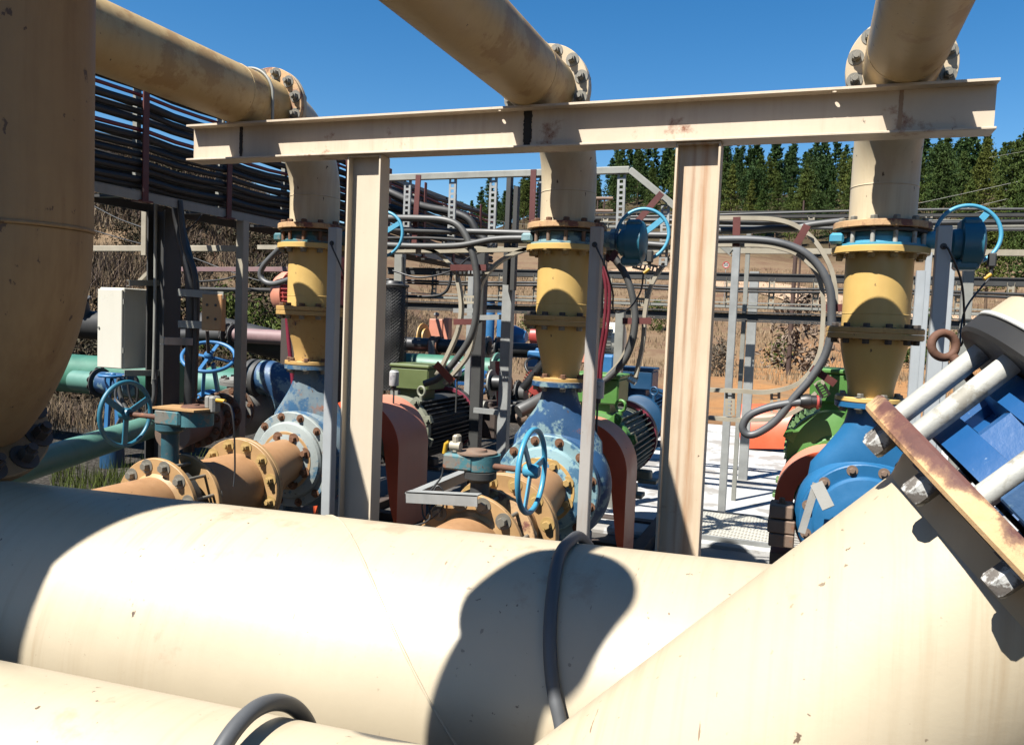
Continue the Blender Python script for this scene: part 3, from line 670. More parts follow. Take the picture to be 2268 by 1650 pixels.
        obj('cable_plug', MB().tube([A(X-.15, ym-.03, zg+.085), A(X-.165, ym-.03, zg+.075), A(X-.172, ym-.03, zg+.03)], .010, 12), M['yellow_boot'], v)
    obj('wheel_shaft', MB().cyl(A(X, ym, zg-.01)+sd*.02, wc, .014, n=16), M['rust'], v)
    wheel_parts(v, wc, sd, R, M['wheel_teal'] if k == 'left' else M['wheel_blue'], .0125, ph=.45 if k == 'left' else .9, hubr=.032, hubl=.06)
# thin leads of the gear operators
X = SX['middle']; ym = 3.39
b = MB().tube(bez([A(X-.172, ym-.03, 1.07), A(X-.172, ym-.05, .98), A(X-.19, ym-.10, .93), A(X-.23, ym-.12, .86), A(X-.20, ym-.14, .79), A(X-.14, ym-.12, .83), A(X-.13, ym-.1, .90), A(X-.17, ym-.1, .94), A(X-.19, ym-.13, .86), A(X-.17, ym-.18, .80), A(X-.26, ym-.25, .77), A(X-.38, ym-.3, .765), A(X-.45, ym-.3, .79)]), .0045, 8)
solo('sensor_cable', b, M['black'], 'thin black looped lead hanging from the middle gear operator', 'cable')
X = SX['left']; 
b = MB().tube(bez([A(X+.31, 3.37, 1.226), A(X+.36, 3.37, 1.2), A(X+.39, 3.36, 1.09), A(X+.40, 3.36, .9), A(X+.41, 3.34, .80)]), .0045, 8)
solo('sensor_cable', b, M['black'], 'thin black lead drooping right of the left gear operator', 'cable')
# galvanised angle bracket beside the middle valve
t = thing('support_bracket', 'galvanised angle bracket on top of the middle suction flange', 'bracket', atY(975, 1085, 3.3))
q0 = atY(905, 1088, 3.22); q1 = atY(1062, 1096, 3.22); q2 = atY(1035, 1040, 3.62)
b = MB().bar(q0, q1, .05, .006).bar(q0-A(0, .022, .022), q1-A(0, .022, .022), .006, .05); obj('front_angle', b, M['galv'], t)
b = MB().bar(q0+A(.0, 0, -.012), q2, .045, .005).bar(q0+A(.02, 0, -.035), q2+A(.02, 0, -.023), .005, .045); obj('rear_angle', b, M['galv'], t)
# ================================================================== grey posts in front of the stacks
for k, x, mt in (('left', -2.715, 'post'), ('middle', -1.095, 'post_rust'), ('right', .552, 'post')):
    t = thing('cable_post', {'left': 'grey square post beside the left discharge stack', 'middle': 'grey post turning rusty below, beside the middle discharge stack',
        'right': 'grey square post in front of the right gearbox'}[k], 'post', (x, 4.2, 0), 'grey square posts beside the stacks')
    hw = .031
    b = MB().box((x, 4.2, 1.11), (2*hw, 2*hw, 2.22), bev=.004); obj('post_tube', b, M[mt], t)
    obj('base_plate', MB().box((x, 4.2, .008), (.16, .16, .016), bev=.003), M[mt], t)
    obj('cable_hole', MB().lathe((x-.002, 4.2-hw, 2.125), -Y_, [(0, .015), (.002, .015), (.0025, .011)], 24), M['black'], t)
    gx = SX[k]+.375
    pth = bez([A(x, 4.165, 2.125), A(x+.02, 4.14, 2.10), A(x+.07, 4.15, 2.0), A(x+.10, 4.2, 1.88), A(x+.09, 4.3, 1.78), A(gx+.05, 4.45, 1.80), A(gx+.09, YS-.05, 1.9), A(gx+.10, YS-.04, 2.0)])
    if k == 'right': pth = bez([A(x, 4.165, 2.125), A(x+.02, 4.14, 2.10), A(x+.09, 4.2, 1.95), A(x+.12, 4.25, 1.73), A(x+.115, 4.3, 1.68), A(x+.15, 4.45, 1.85), A(gx+.13, YS-.03, 2.02)])
    solo('sensor_cable', MB().tube(pth, .005, 8), M['black'], {'left': 'thin black lead from the hole of the left grey post', 'middle': 'thin black lead from the hole of the middle grey post',
        'right': 'thin black lead from the hole of the right grey post'}[k], 'cable')
# ================================================================== motors and coupling guards
def motor(label, X, zc, y0, y1, R, mb, mf, mbx, rim, lugs=True, box=True, bx=0.0):
    t = thing('electric_motor', label, 'motor', (X, (y0+y1)/2, zc-R-.06), 'electric motors behind the pumps')
    L = y1-y0
    obj('end_shield', MB().lathe((X, y0-.05, zc), Y_, [(0, .05), (.001, .10), (.02, .12), (.03, R*.72), (.05, R*.95), (.085, R*.98), (.09, R*.9)], 56), mb, t)
    obj('frame', MB().lathe((X, y0, zc), Y_, [(0, R*.86), (L*.84, R*.86)], 56), mf, t)
    n = 44; fb = MB()
    for i in range(n):
        a = 2*PI*(i+.5)/n
        if math.sin(a) > .86: continue
        rad = A(math.cos(a), 0, math.sin(a)); tn = np.cross(rad, Y_)
        fb.box(A(X, y0+L*.42+.03, zc)+rad*R*.92, (R*.2, L*.80, .007), np.stack([rad, Y_, tn], 1))
    obj('cooling_fins', fb, mf, t)
    obj('fan_cowl', MB().lathe((X, y1-L*.17, zc), Y_, [(0, R*.9), (.0, R*1.02), (L*.12, R*1.02), (L*.16, R*.93), (L*.17, R*.3)], 56), M['dark_steel'], t)
    obj('cowl_rim', MB().ring((X, y1-L*.17, zc), Y_, R*1.05, R*.93, .02, 64), rim, t)
    for s in (-1, 1):
        if zc > .9:
            for q in (.12, .72): obj('pedestal', MB().box((X+s*R*.95, y0+L*q, (zc-R*1.1)/2), (.10, .12, zc-R*1.1)), mf, t)
        for q in (.12, .72): obj('foot', MB().box((X+s*R*.8, y0+L*q, zc-R*.95), (R*.45, .1, R*.3), bev=.01).box((X+s*R*.95, y0+L*q, zc-R*1.08), (R*.5, .13, .03), bev=.004), mf, t)
    if lugs:
        for a in ((.35, 1.0, 2.1, 2.8, -.3, 3.45) if zc < .9 else (2.75, 1.2)):
            rad = A(math.cos(a), 0, math.sin(a)); tn = np.cross(rad, Y_)
            l = obj('mounting_lug', MB().prism([(-.045, -.05), (.045, -.05), (.03, .03), (-.03, .03)], A(X, y0-.01, zc)+rad*R*.98, tn, rad, (0, .045, 0)), mb, t)
            place('bolt', bolt_mesh(.028, .02, mb), l, A(X, y0-.012, zc)+rad*R*.99, -Y_)
    ec = A(X+R*.55, y0+.08, zc+R*.98)
    obj('lifting_eye', MB().torus(ec+A(0, 0, .04), unit((.3, 1, 0)), .038, .011, 30, 12).cyl(ec-A(0, 0, .06), ec, .016, n=12), mbx if mbx is M['green'] else mb, t)
    if box:
        zb = zc+R*.86; bb = obj('terminal_box', MB().box((X+bx, y0+L*.33, zb+.16), (.36, .34, .185), bev=.012).box((X+bx, y0+L*.33, zb+.04), (.22, .22, .12)), mbx, t)
        obj('lid', MB().box((X+bx, y0+L*.33, zb+.268), (.375, .355, .03), bev=.008), mbx, bb)
    return t
motor('faded grey-green motor with an olive terminal box behind the left red guard', -3.13, .78, 5.86, 6.95, .285, M['motor_grey'], M['dark_steel'], M['olive'], M['magenta'], bx=-.02)
motor('green finned motor behind the orange guard of the middle pump', -1.38, .82, 5.50, 6.45, .285, M['green'], M['motor_grey'], M['green'], M['magenta'], bx=-.06)
motor('green motor behind the right blue pump with a cable gland in its box', .17, .96, 5.35, 6.25, .28, M['green'], M['green_light'], M['green'], M['dark_steel'], bx=.03)
def guard(label, X, zc, y0, y1, R, mface, mtop):
    t = thing('coupling_guard', label, 'guard', (X, y0, .1), 'arched coupling guards')
    a = np.linspace(0, PI, 40)
    def sheet(R0, R1, ya, yb_):
        V = []; Fs = []; pts = [A(math.cos(q), math.sin(q)) for q in a]
        full = [(1, -1)]+[tuple(p) for p in pts]+[(-1, -1)]
        for px_, pz_ in full:
            for RR, yy in ((R0, ya), (R1, ya), (R1, yb_), (R0, yb_)):
                V.append((X+RR*px_, yy, zc+RR*pz_ if pz_ >= 0 else .12))
        m = len(full)
        for i in range(m-1):
            for j in range(4): Fs.append((i*4+j, i*4+(j+1) % 4, i*4+4+(j+1) % 4, i*4+4+j))
        Fs += [(0, 1, 2, 3), (m*4-1, m*4-2, m*4-3, m*4-4)]
        return MB().add(V, Fs)
    obj('shell', sheet(R-.006, R, y0, y1), mtop, t)
    V = []; Fs = []
    inn = [(math.cos(q)*R*.66, math.sin(q)*R*.62) for q in a]; out_ = [(math.cos(q)*R, math.sin(q)*R) for q in a]
    inn = [(R*.84, -.42)]+inn+[(-R*.84, -.42)]; out_ = [(R, -.6)]+out_+[(-R, -.6)]
    for yy in (y0-.005, y0):
        for (ix, iz), (ox, oz) in zip(inn, out_): V += [(X+ix, yy, zc+iz), (X+ox, yy, zc+oz)]
    m = len(inn)
    for s in (0, 1):
        for i in range(m-1):
            k_ = s*2*m+i*2; Fs.append((k_, k_+1, k_+3, k_+2) if s == 0 else (k_, k_+2, k_+3, k_+1))
    for i in range(m-1):
        for e_ in (0, 1): k_ = i*2+e_; Fs.append((k_, k_+2, k_+2+2*m, k_+2*m))
    obj('front_plate', MB().add(V, Fs), mface, t)
    return t
guard('red-orange arched guard in front of the faded motor behind the left column', -3.13, .72, 5.20, 5.68, .36, M['orange'], M['salmon'])
guard('orange arched guard behind the worn blue middle pump', -1.36, .76, 5.0, 5.32, .325, M['orange'], M['salmon'])
guard('salmon arched guard peeping out behind the bright blue right pump', .17, .72, 4.98, 5.3, .31, M['orange'], M['salmon'])
# base frames
for k, X in SX.items():
    t = thing('pump_skid', f'dark steel skid of channels under the {k} pump set', 'skid', (X, 5.4, 0), 'pump set skids')
    for s in (-1, 1): obj('side_rail', MB().box((X+s*.3, 5.5, .055), (.1, 2.6, .10), bev=.004), M['dark_rust'], t)
    for y in (4.6, 5.2, 5.8, 6.6): obj('cross_member', MB().box((X, y, .055), (.5, .1, .09), bev=.004), M['dark_rust'], t)
    obj('plinth', MB().box((X, 5.5, .003), (.95, 2.9, .006)), M['dark_steel'], t)
# angle stand on the right pump face
t = thing('angle_stand', 'two grey steel angles propped against the right blue pump face', 'bracket', atY(1800, 1160, 4.15))
b = MB().bar(atY(1808, 1070, 4.22), atY(1775, 1180, 4.14), .035, .006, up=-Y_); obj('strut', b, M['iron_grey'], t)
b = MB().bar(atY(1808, 1070, 4.215), atY(1835, 1125, 4.14), .06, .006, up=-Y_); obj('strut', b, M['iron_grey'], t)
# grease dispensers on thin rods
for i, (x, y, Y, lab) in enumerate(((873, 838, 5.45, 'white printed can on a thin rod in front of the olive box'), (1013, 817, 6.0, 'white printed can to the right of the olive box'),
                            (1325, 862, 4.9, 'white printed can on a rod by the green terminal box'))):
    c = atY(x, y, Y); h = .115
    t = thing('grease_dispenser', lab, 'lubricator', c-A(0, 0, .35))
    obj('canister', MB().lathe(c-A(0, 0, h/2), Z_, [(0, .034), (.006, .037), (h-.008, .037), (h, .030)], 28), M['can'], t)
    obj('cap', MB().cyl(c+A(0, 0, h/2), c+A(0, 0, h/2+.008), .026, n=20), M['galv'], t)
    obj('rod', MB().lathe(c-A(0, 0, h/2), -Z_, [(0, .02), (.03, .018), (.031, .007), (.3, .007)], 14), M['dark_steel'], t)
# ================================================================== cable rack on the left (cables clipped in a vertical rack)
XR = -4.6
GK = 'cables clipped in the side rack'
rk = thing('cable_rack', 'dark cable rack with red clamp bars descending from the upper left', 'cable rack', (XR, 5.3, 2.48))
for xx in (XR+.14, XR-.32):
    b = MB().bar((xx, 2.2, 2.47), (xx, 11.0, 2.47), .012, .06).bar((xx-.02, 2.2, 2.505), (xx-.02, 11.0, 2.505), .05, .006); obj('side_rail', b, M['galv_dull'] if xx > XR else M['dark_steel'], rk)
obj('top_rail', MB().bar((XR-.05, 2.2, 3.30), (XR-.05, 11.0, 3.30), .04, .04), M['galv_dull'], rk)
for i in range(10):
    y = 2.72+.87*i
    obj('clamp_bar', MB().box((XR+.155, y, 2.88), (.012, .055, .90), bev=.002).box((XR+.13, y, 2.44), (.10, .10, .012)), M['oxide'], rk)
    obj('hanger', MB().box((XR-.05, y+.12, 2.89), (.04, .04, .84)), M['galv_dull'], rk)
    obj('cross_rung', MB().box((XR-.09, y, 2.485), (.46, .05, .02)), M['dark_steel'], rk)
first = None
zl = np.linspace(2.545, 3.235, 13)
for i, z in enumerate(zl):
    rr = .020+.009*rng.random(); ph = rng.random()*6
    ys = np.linspace(2.0, 11.2, 34); sag = .010+.012*rng.random()
    P = [A(XR+.105+.02*math.sin(y*1.3+ph)-.01, y, z+sag*(math.cos((y-2.72)*2*PI/.87)-1)*.5+.010*math.sin(y*.7+ph)) for y in ys]
    red = i in (7, 11)
    o = solo('power_cable', MB().tube(P, rr*.55 if red else rr, 10), M['red_cable'] if red else M['black_dull'],
             ('thin red cable halfway up the side rack' if i == 7 else 'thin red cable near the top of the side rack') if red else 'black cable clipped in the dense side rack at the upper left', 'cable', GK)
for i, z in enumerate(np.linspace(2.53, 3.2, 10)):
    rr = .018+.012*rng.random(); ph = rng.random()*6; ys = np.linspace(2.0, 11.2, 30)
    P = [A(XR-.16-.12*rng.random(), y, z+.02*math.sin(y*.9+ph)) for y in ys]; 
    P = np.array(P); P[:, 0] = XR-.13-.16*rng.random()+.02*np.sin(ys+ph)
    solo('power_cable', MB().tube(P, rr, 10), M['black_dull'], 'black cable clipped in the dense side rack at the upper left', 'cable', GK)
# rack columns
def hcol(name, label, x, y, z1, w, m, dep=None):
    dep = dep or w; b = MB(); t_ = .012
    for s in (-1, 1): b.box((x+s*(w/2-t_/2), y, z1/2), (t_, dep, z1))
    b.box((x, y, z1/2), (w-2*t_, .009, z1)); t = thing(name, label, 'column', (x, y, 0)); obj('profile', b, m, t)
    obj('base_plate', MB().box((x, y, .01), (w+.1, dep+.1, .02)), m, t); return t
c0 = atY(362, 700, 4.95); hcol('support_column', 'dark H column carrying the white cabinet and the cable rack', c0[0], 4.95, 2.44, .175, M['dark_steel'])
cxL = c0[0]
pc = atY(322, 560, 5.3)
def sq_post(label, pa, pb, w, Y, m, group=None, base=False):
    a, b_ = atY(*pa, Y), atY(*pb, Y); a = A((a[0]+b_[0])/2, Y, a[2]); z0 = 0 if base else b_[2]
    t = thing('post', label, 'post', (a[0], Y, z0), group)
    obj('tube', MB().box((a[0], Y, (a[2]+z0)/2), (w, w, a[2]-z0), bev=.004), m, t)
    obj('cap', MB().box((a[0], Y, a[2]+.003), (w*.96, w*.96, .006)), m, t); return t
sq_post('short pale square post hanging beside the dark column top', (323, 440), (323, 567), .055, 5.35, M['galv_cream'])
sq_post('pale square post standing left of the left discharge stack', (541, 490), (526, 976), .075, 5.55, M['galv_cream'], base=True)
def rail(label, pa, pb, Y, w, h, m, Y2=None, name='rail', cat='rail', group=None):
    return solo(name, MB().bar(atY(*pa, Y), atY(*pb, Y2 or Y), w, h, bev=.003), m, label, cat, group)
rail('pale horizontal rail behind the white cabinet and dark column', (190, 551), (537, 551), 5.6, .05, .05, M['galv_cream'])
rail('thin dirty rail just below the pale rail at the left', (400, 597), (640, 597), 6.6, .04, .045, M['pink'])
rail('diagonal brace between column and cabinet top', (305, 628), (345, 590), 5.0, .03, .03, M['galv_cream'])
# stay wires
for pa, pb, Y, lab in (((205, 455), (318, 505), 6.5, 'upper dark stay wire left of the column'), ((205, 510), (420, 562), 6.7, 'lower dark stay wire left of the column'), ((458, 463), (408, 515), 5.2, 'short dark stay wire under the rack'),
                  ((425, 570), (640, 640), 6.8, 'dark stay wire sloping toward the left stack')):
    solo('stay_wire', MB().tube(bez([atY(*pa, Y), (atY(*pa, Y)+atY(*pb, Y))/2-A(0, 0, .02), atY(*pb, Y)], 6), .006, 8), M['black'], lab, 'wire')
# white cabinet
Yc = 4.72; q00 = atY(216, 636, Yc); q11 = atY(269, 818, Yc); dq = atX(331, 700, q11[0]+.02)[1]-Yc
cw = q11[0]-q00[0]; ch = q00[2]-q11[2]; dd = .30
t = thing('control_cabinet', 'tall white metal cabinet on the left, its side in shade', 'cabinet', ((q00[0]+q11[0])/2, Yc+dd/2, q11[2]))
obj('housing', MB().box(((q00[0]+q11[0])/2, Yc+dd/2+.02, (q00[2]+q11[2])/2), (cw, dd, ch), bev=.006), M['white'], t)
obj('door', MB().box(((q00[0]+q11[0])/2, Yc+.008, (q00[2]+q11[2])/2-.005), (cw*.985, .018, ch*.97), bev=.004), M['white'], t)
for z in (.2, .8): obj('hinge', MB().cyl((q11[0]+.004, Yc+.012, q11[2]+ch*z), (q11[0]+.004, Yc+.012, q11[2]+ch*z+.04), .006, n=10), M['galv_dull'], t)
obj('lock', MB().cyl((q00[0]+.02, Yc, q11[2]+ch*.5), (q00[0]+.02, Yc-.008, q11[2]+ch*.5), .009, n=16), M['galv_dull'], t)
cq = A((q00[0]+q11[0])/2, Yc+dd/2, 0)
# mounting channels
def chan(label, a, b_, w=.041, m='dark_steel', name='strut_channel'):
    d = unit(np.array(b_)-np.array(a)); mb = MB()
    u = Z_ if abs(d[2]) < .8 else X_; s = np.cross(d, u); a = np.array(a); b_ = np.array(b_)
    mb.bar(a+u*w/2, b_+u*w/2, w, .004, up=u); mb.bar(a-u*w/2, b_-u*w/2, w, .004, up=u); mb.bar(a+s*w/2, b_+s*w/2, .004, w, up=u)
    return solo(name, mb, M[m], label, 'channel')
chan('steel channel holding the top of the white cabinet', atY(283, 627, 4.72), atY(350, 627, 4.95), m='galv_dull')
chan('steel channel under the white cabinet', atY(273, 826, 4.7), atY(350, 826, 4.95), m='galv_dull')
chan('upper dark channel holding the stained yellow box', atY(400, 648, 4.75), atY(500, 655, 4.75), .05, 'galv_dull')
chan('lower dark channel holding the stained yellow box', atY(400, 718, 4.75), atY(497, 722, 4.75), .05, 'galv_dull')
chan('open-ended steel channel below the yellow box', atY(359, 755, 4.6), atY(425, 757, 4.85), .05, 'galv')
a0 = atY(443, 664, 4.7); a1 = atY(487, 720, 4.7)
t = thing('junction_box', 'stained yellow junction plate with four holes between two dark channels', 'box', ((a0[0]+a1[0])/2, 4.72, a1[2]))
bx = A((a0[0]+a1[0])/2, 4.74, (a0[2]+a1[2])/2)
obj('plate', MB().box(bx, (a1[0]-a0[0], .05, (a0[2]-a1[2])*1.5), bev=.006), M['box_orange'], t)
for dx, dz in ((-.15, .2), (.15, .2), (-.12, -.15), (.15, -.18)):
    obj('screw', MB().lathe(bx+A(dx*(a1[0]-a0[0])*1.4, -.026, dz*(a0[2]-a1[2])*1.5), -Y_, [(0, .010), (.004, .010), (.005, .004)], 14), M['black'], t)
# conduit and heavy cables beside the dark column
cx = cxL
def cable(label, pts, r, m, Y=None, name='cable', n=8, group=None):
    P = [atY(p[0], p[1], p[2] if len(p) > 2 else Y) for p in pts]
    return solo(name, MB().tube(bez(P, 8), r, n+4), M[m], label, 'cable', group)
cable('thin steel conduit running down the left face of the dark column', [(345, 450), (344, 600), (343, 700), (341, 800), (339, 850)], .013, 'galv_dull', 4.84)
cable('thick black cable curving down right of the dark column', [(392, 440), (399, 510), (415, 575), (424, 640), (424, 760), (420, 900), (418, 1000)], .045, 'black', 4.9)
cable('second thick black cable close to the column flange', [(398, 445), (408, 540), (430, 600), (436, 660), (434, 760), (430, 880)], .022, 'black', 4.8)
cable('grey cable loop hanging under the white cabinet', [(341, 840), (341, 880), (330, 910), (310, 922), (285, 912), (268, 880), (262, 840)], .016, 'cable_grey', 4.65)
cable('black cable loop hanging under the white cabinet', [(300, 835), (303, 880), (312, 915), (335, 905), (345, 880), (346, 820)], .010, 'black', 4.68)
cable('pale cable dropping from the white cabinet', [(262, 838), (256, 880), (272, 905), (262, 935), (252, 950)], .010, 'hose', 4.6)
cable('black lead hanging under the white cabinet', [(281, 835), (288, 880), (300, 900), (305, 870), (302, 838)], .009, 'black', 4.62)
cable('dark cable drooping from the left rail to the left stack', [(425, 625), (500, 618), (560, 596), (600, 570), (640, 555)], .010, 'black_dull', 6.6)
cable('bundle of dark cables along the thin left rail', [(430, 640), (520, 642), (600, 643), (650, 646)], .022, 'black_dull', 6.9)
cable('grey sleeved cable arching beside the left yellow spool', [(641, 532), (610, 560), (583, 590), (577, 612), (590, 626), (612, 628), (650, 616)], .020, 'hose', 4.75)
cable('crimson hose running down beside the left reducer', [(636, 705), (640, 760), (646, 815), (652, 880)], .016, 'magenta_hose', 5.0)
# ================================================================== pipework at the left rear
def pipe(label, p, q, r, m, cat='pipe', flanges=(), fm=None, name='pipe', group=None, rf=1.45, extra=None):
    p = np.array(p); q = np.array(q); d = unit(q-p); L = np.linalg.norm(q-p)
    t = thing(name, label, cat, (p+q)/2-A(0, 0, r), group)
    obj('pipe_shell', MB().lathe(p, d, [(0, r), (L*.33, r), (L*.66, r), (L, r)], 40), M[m], t)
    for f in flanges:
        fo = obj('flange', MB().ring(p+d*f*L, d, r*rf, r*.8, max(.018, r*.16), 48), M[fm or m], t)
        if r > .05: bolts(fo, p+d*(f*L)-d*max(.018, r*.16)*.5, -d, r*(1+(rf-1)*.55), 12, .034, .022, M['bolt_dark'])
    return t
ga = atY(100, 822, 7.2); gb = atY(470, 822, 7.2); gz = ga[2]
pipe('large dark green pipe behind the white cabinet', A(ga[0]-2.5, 7.2, gz), A(gb[0]-.4, 7.2, gz), .23, 'pipe_green')
pipe('large dark green pipe with a flared flange right of the blue valve wheel', A(gb[0]+.0, 7.2, gz), A(atY(600, 800, 7.2)[0], 7.2, gz), .20, 'pipe_green', flanges=(.97,), rf=1.4)
n0 = atY(186, 842, 6.7); n1 = atY(212, 842, 6.55)
pipe('short pale green nozzle with a dark flange left of the cabinet foot', A(n0[0]-.05, 6.62, n0[2]), A(n1[0], 6.62, n0[2]), .11, 'mint', flanges=(.97,), fm='dark_steel')
pipe('grey-blue valve neck beside the pale green nozzle', A(n1[0]+.02, 6.62, n0[2]), A(n1[0]+.42, 6.62, n0[2]), .12, 'blue_worn')
pipe('pale mint pipe with a flange behind the blue gate valve', A(*atY(440, 848, 6.9)), A(atY(596, 848, 6.9)[0], 6.9, atY(440, 848, 6.9)[2]), .135, 'mint', flanges=(.72,), rf=1.3)
pipe('green pipe sloping beneath the teal handwheel', atY(-120, 1090, 2.75), atY(405, 922, 5.3), .088, 'mint')
pipe('black pipe with a dark flange above the green pipe at the left', A(*atY(120, 716, 8.6)), A(atY(300, 716, 8.6)[0], 8.6, atY(120, 716, 8.6)[2]), .20, 'black_dull')
pipe('black upright pipe stub with a bolted flange by the shaded riser', atY(186, 700, 8.5), atY(186, 684, 8.4)+A(-.1, 0, .16), .10, 'cable_grey', flanges=(.9,), fm='dark_steel')
pipe('thick black pipe sloping down behind the pale square post', atY(445, 722, 8.0), atY(640, 770, 8.0), .17, 'black_dull')
pipe('mauve pipe with a black flange behind the pale square post', atY(512, 742, 7.7), A(atY(645, 742, 7.7)[0], 7.7, atY(512, 742, 7.7)[2]), .085, 'pink', flanges=(.06,), fm='dark_steel', rf=1.6)
pipe('black pipe end bolted to the mauve pipe', atY(395, 744, 7.7), A(atY(508, 742, 7.7)[0], 7.7, atY(512, 742, 7.7)[2]), .08, 'black_dull', flanges=(.97,), fm='dark_steel', rf=1.7)
pipe('grey-blue pipe elbow clamped behind the left pump', atY(612, 800, 6.3)+A(0, 0, -.08), atY(612, 800, 6.3)+A(0, 0, -.9), .16, 'blue_worn')
# blue-grey bend with couplings
c = atY(640, 835, 6.0)
t = thing('pipe_bend', 'blue-grey pipe bend with black couplings behind the left pump', 'pipe', c-A(0, 0, .5))
pth = bez([c+A(-.42, 0, -.06), c+A(-.2, 0, -.02), c+A(-.02, 0, -.12), c+A(.06, 0, -.34), c+A(.06, 0, -.7)], 8)
obj('pipe_shell', MB().tube(pth, .155, 36), M['blue_worn'], t)
for s in (-.37, -.29): obj('coupling', MB().ring(c+A(s, 0, -.045), X_, .185, .12, .05, 44), M['dark_steel'], t)
for s in (-.45, -.53): obj('coupling', MB().ring(c+A(.06, 0, s), Z_, .185, .12, .05, 44), M['iron_grey'], t)
# blue gate valve with big handwheel
c = atY(462, 790, 6.1)
t = thing('gate_valve', 'blue gate valve with a tilted spoked handwheel right of the dark column', 'valve', c-A(0, 0, .9))
dv = unit((.32, -.45, .85))
w = wheel_parts(t, c, dv, .235, M['gate_blue'], .018, spokes=4, ph=.3, hubr=.04, hubl=.08)
obj('stem', MB().cyl(c-dv*.1, c+dv*.30, .016, n=12), M['dark_rust'], t)
for s in (-1, 1): obj('yoke_arm', MB().bar(c-dv*.08+X_*.05*s, c-dv*.5+X_*.10*s, .03, .05), M['gate_blue'], t)
obj('bonnet', MB().lathe(c-dv*.78, dv, [(0, .10), (.1, .12), (.2, .10), (.24, .15), (.27, .15), (.28, .06)], 32), M['gate_blue'], t)
obj('body', MB().lathe(c-dv*.78-X_*.2, X_, [(0, .16), (.03, .16), (.031, .1), (.37, .1), (.371, .16), (.4, .16)], 36), M['blue_worn'], t)
for s in (-.1, .16): obj('lifting_ring', MB().torus(c-dv*.5+X_*s+A(.04, -.1, .0), unit((.3, 1, 0)), .032, .007, 24, 8), M['dark_steel'], t)
# blue stand left of the cabinet
c = atY(250, 832, 6.5)
t = thing('gate_valve', 'blue gate valve half hidden under the white cabinet', 'valve', c-A(0, 0, 1.0))
wheel_parts(t, c, Z_, .13, M['gate_blue'], .016, spokes=4); 
for s in (-1, 1): obj('yoke_arm', MB().bar(c+A(.05*s, 0, -.03), c+A(.08*s, 0, -.6), .03, .05), M['gate_blue'], t)
obj('body', MB().lathe(c+A(0, 0, -1.0), Z_, [(0, .12), (.2, .12), (.38, .10), (.4, .13), (.43, .13), (.431, .05)], 32), M['dark_blue'], t)
# rusty check valve line
q = [atY(420, 945, 4.9), atY(448, 928, 5.15), atY(492, 915, 5.5), atY(520, 905, 5.8)]
t = thing('pipe_spool', 'rusty brown flanged pipe coupling line behind the yellow plug', 'pipe', q[1]-A(0, 0, .2))
d = unit(q[3]-q[0]); L = np.linalg.norm(q[3]-q[0])
obj('pipe_shell', MB().lathe(q[0]-d*.3, d, [(0, .13), (.5, .13), (L+.3, .13)], 40), M['rust_brown'], t)
for f in (.16, .42, .62, .95):
    fo = obj('flange', MB().ring(q[0]+d*f*L, d, .19, .11, .024, 44), M['rust_brown'], t); bolts(fo, q[0]+d*(f*L-.012), -d, .16, 10, .034, .022, M['bolt_rust'])
obj('coupling_sleeve', MB().lathe(q[0]+d*L*.44, d, [(0, .14), (L*.16, .14)], 40), M['gate_blue'], t)
c = atY(545, 905, 6.0)
t = thing('check_valve', 'weathered grey swing check valve with a flat round lid', 'valve', c-A(0, 0, .3))
obj('body', MB().lathe(c-d*.28, d, [(0, .14), (.08, .17), (.2, .235), (.34, .235), (.48, .18), (.55, .14)], 44).cyl(c, c+A(0, 0, .24), .17, n=40), M['iron_grey'], t)
fo = obj('lid', MB().lathe(c+A(0, 0, .215), Z_, [(0, .23), (.025, .235), (.03, .22), (.031, .235), (.056, .235), (.06, .2), (.075, .12)], 48), M['iron_grey'], t)
bolts(fo, c+A(0, 0, .272), Z_, .205, 12, .03, .02, M['bolt_dark'])
fo = obj('outlet_flange', MB().ring(c+d*.29, d, .25, .12, .03, 48), M['dark_rust'], t); bolts(fo, c+d*.275, -d, .21, 12, .034, .022, M['bolt_dark'])
obj('bypass_bend', MB().tube(bez([c+d*.36+A(.02, 0, .1), c+d*.5+A(.06, 0, .08), c+d*.55+A(.12, 0, -.05), c+d*.55+A(.14, 0, -.4)], 6), .06, 20), M['iron_grey'], t)
# red motor behind the left stack
c0 = atY(622, 650, 6.9); c1 = atY(775, 650, 6.9)
t = thing('electric_motor', 'sun-faded red motor behind the left yellow spool', 'motor', ((c0[0]+c1[0])/2, 6.9, c0[2]-.24))
L = c1[0]-c0[0]
obj('dome', MB().lathe(A(c0[0]-.05, 6.9, c0[2]), X_, [(0, .08), (.02, .14), (.06, .19), (.12, .225), (.2, .23)], 44), M['salmon'], t)
obj('frame', MB().lathe(A(c0[0]+.15, 6.9, c0[2]), X_, [(0, .205), (L-.15, .205)], 44), M['red'], t)
fb = MB()
for i in range(36):
    a = 2*PI*i/36; rad = A(0, math.cos(a), math.sin(a)); fb.box(A(c0[0]+L*.55+.05, 6.9, c0[2])+rad*.215, (L*.8, .007, .05), np.stack([X_, np.cross(rad, X_), rad], 1))
obj('cooling_fins', fb, M['red'], t)
obj('terminal_box', MB().box((c1[0]-.14, 6.8, c0[2]+.27), (.28, .26, .2), bev=.012), M['red'], t)
obj('stool', MB().box((c0[0]+L*.5, 6.9, (c0[2]-.2)/2), (L*.7, .3, c0[2]-.24)), M['dark_rust'], t)
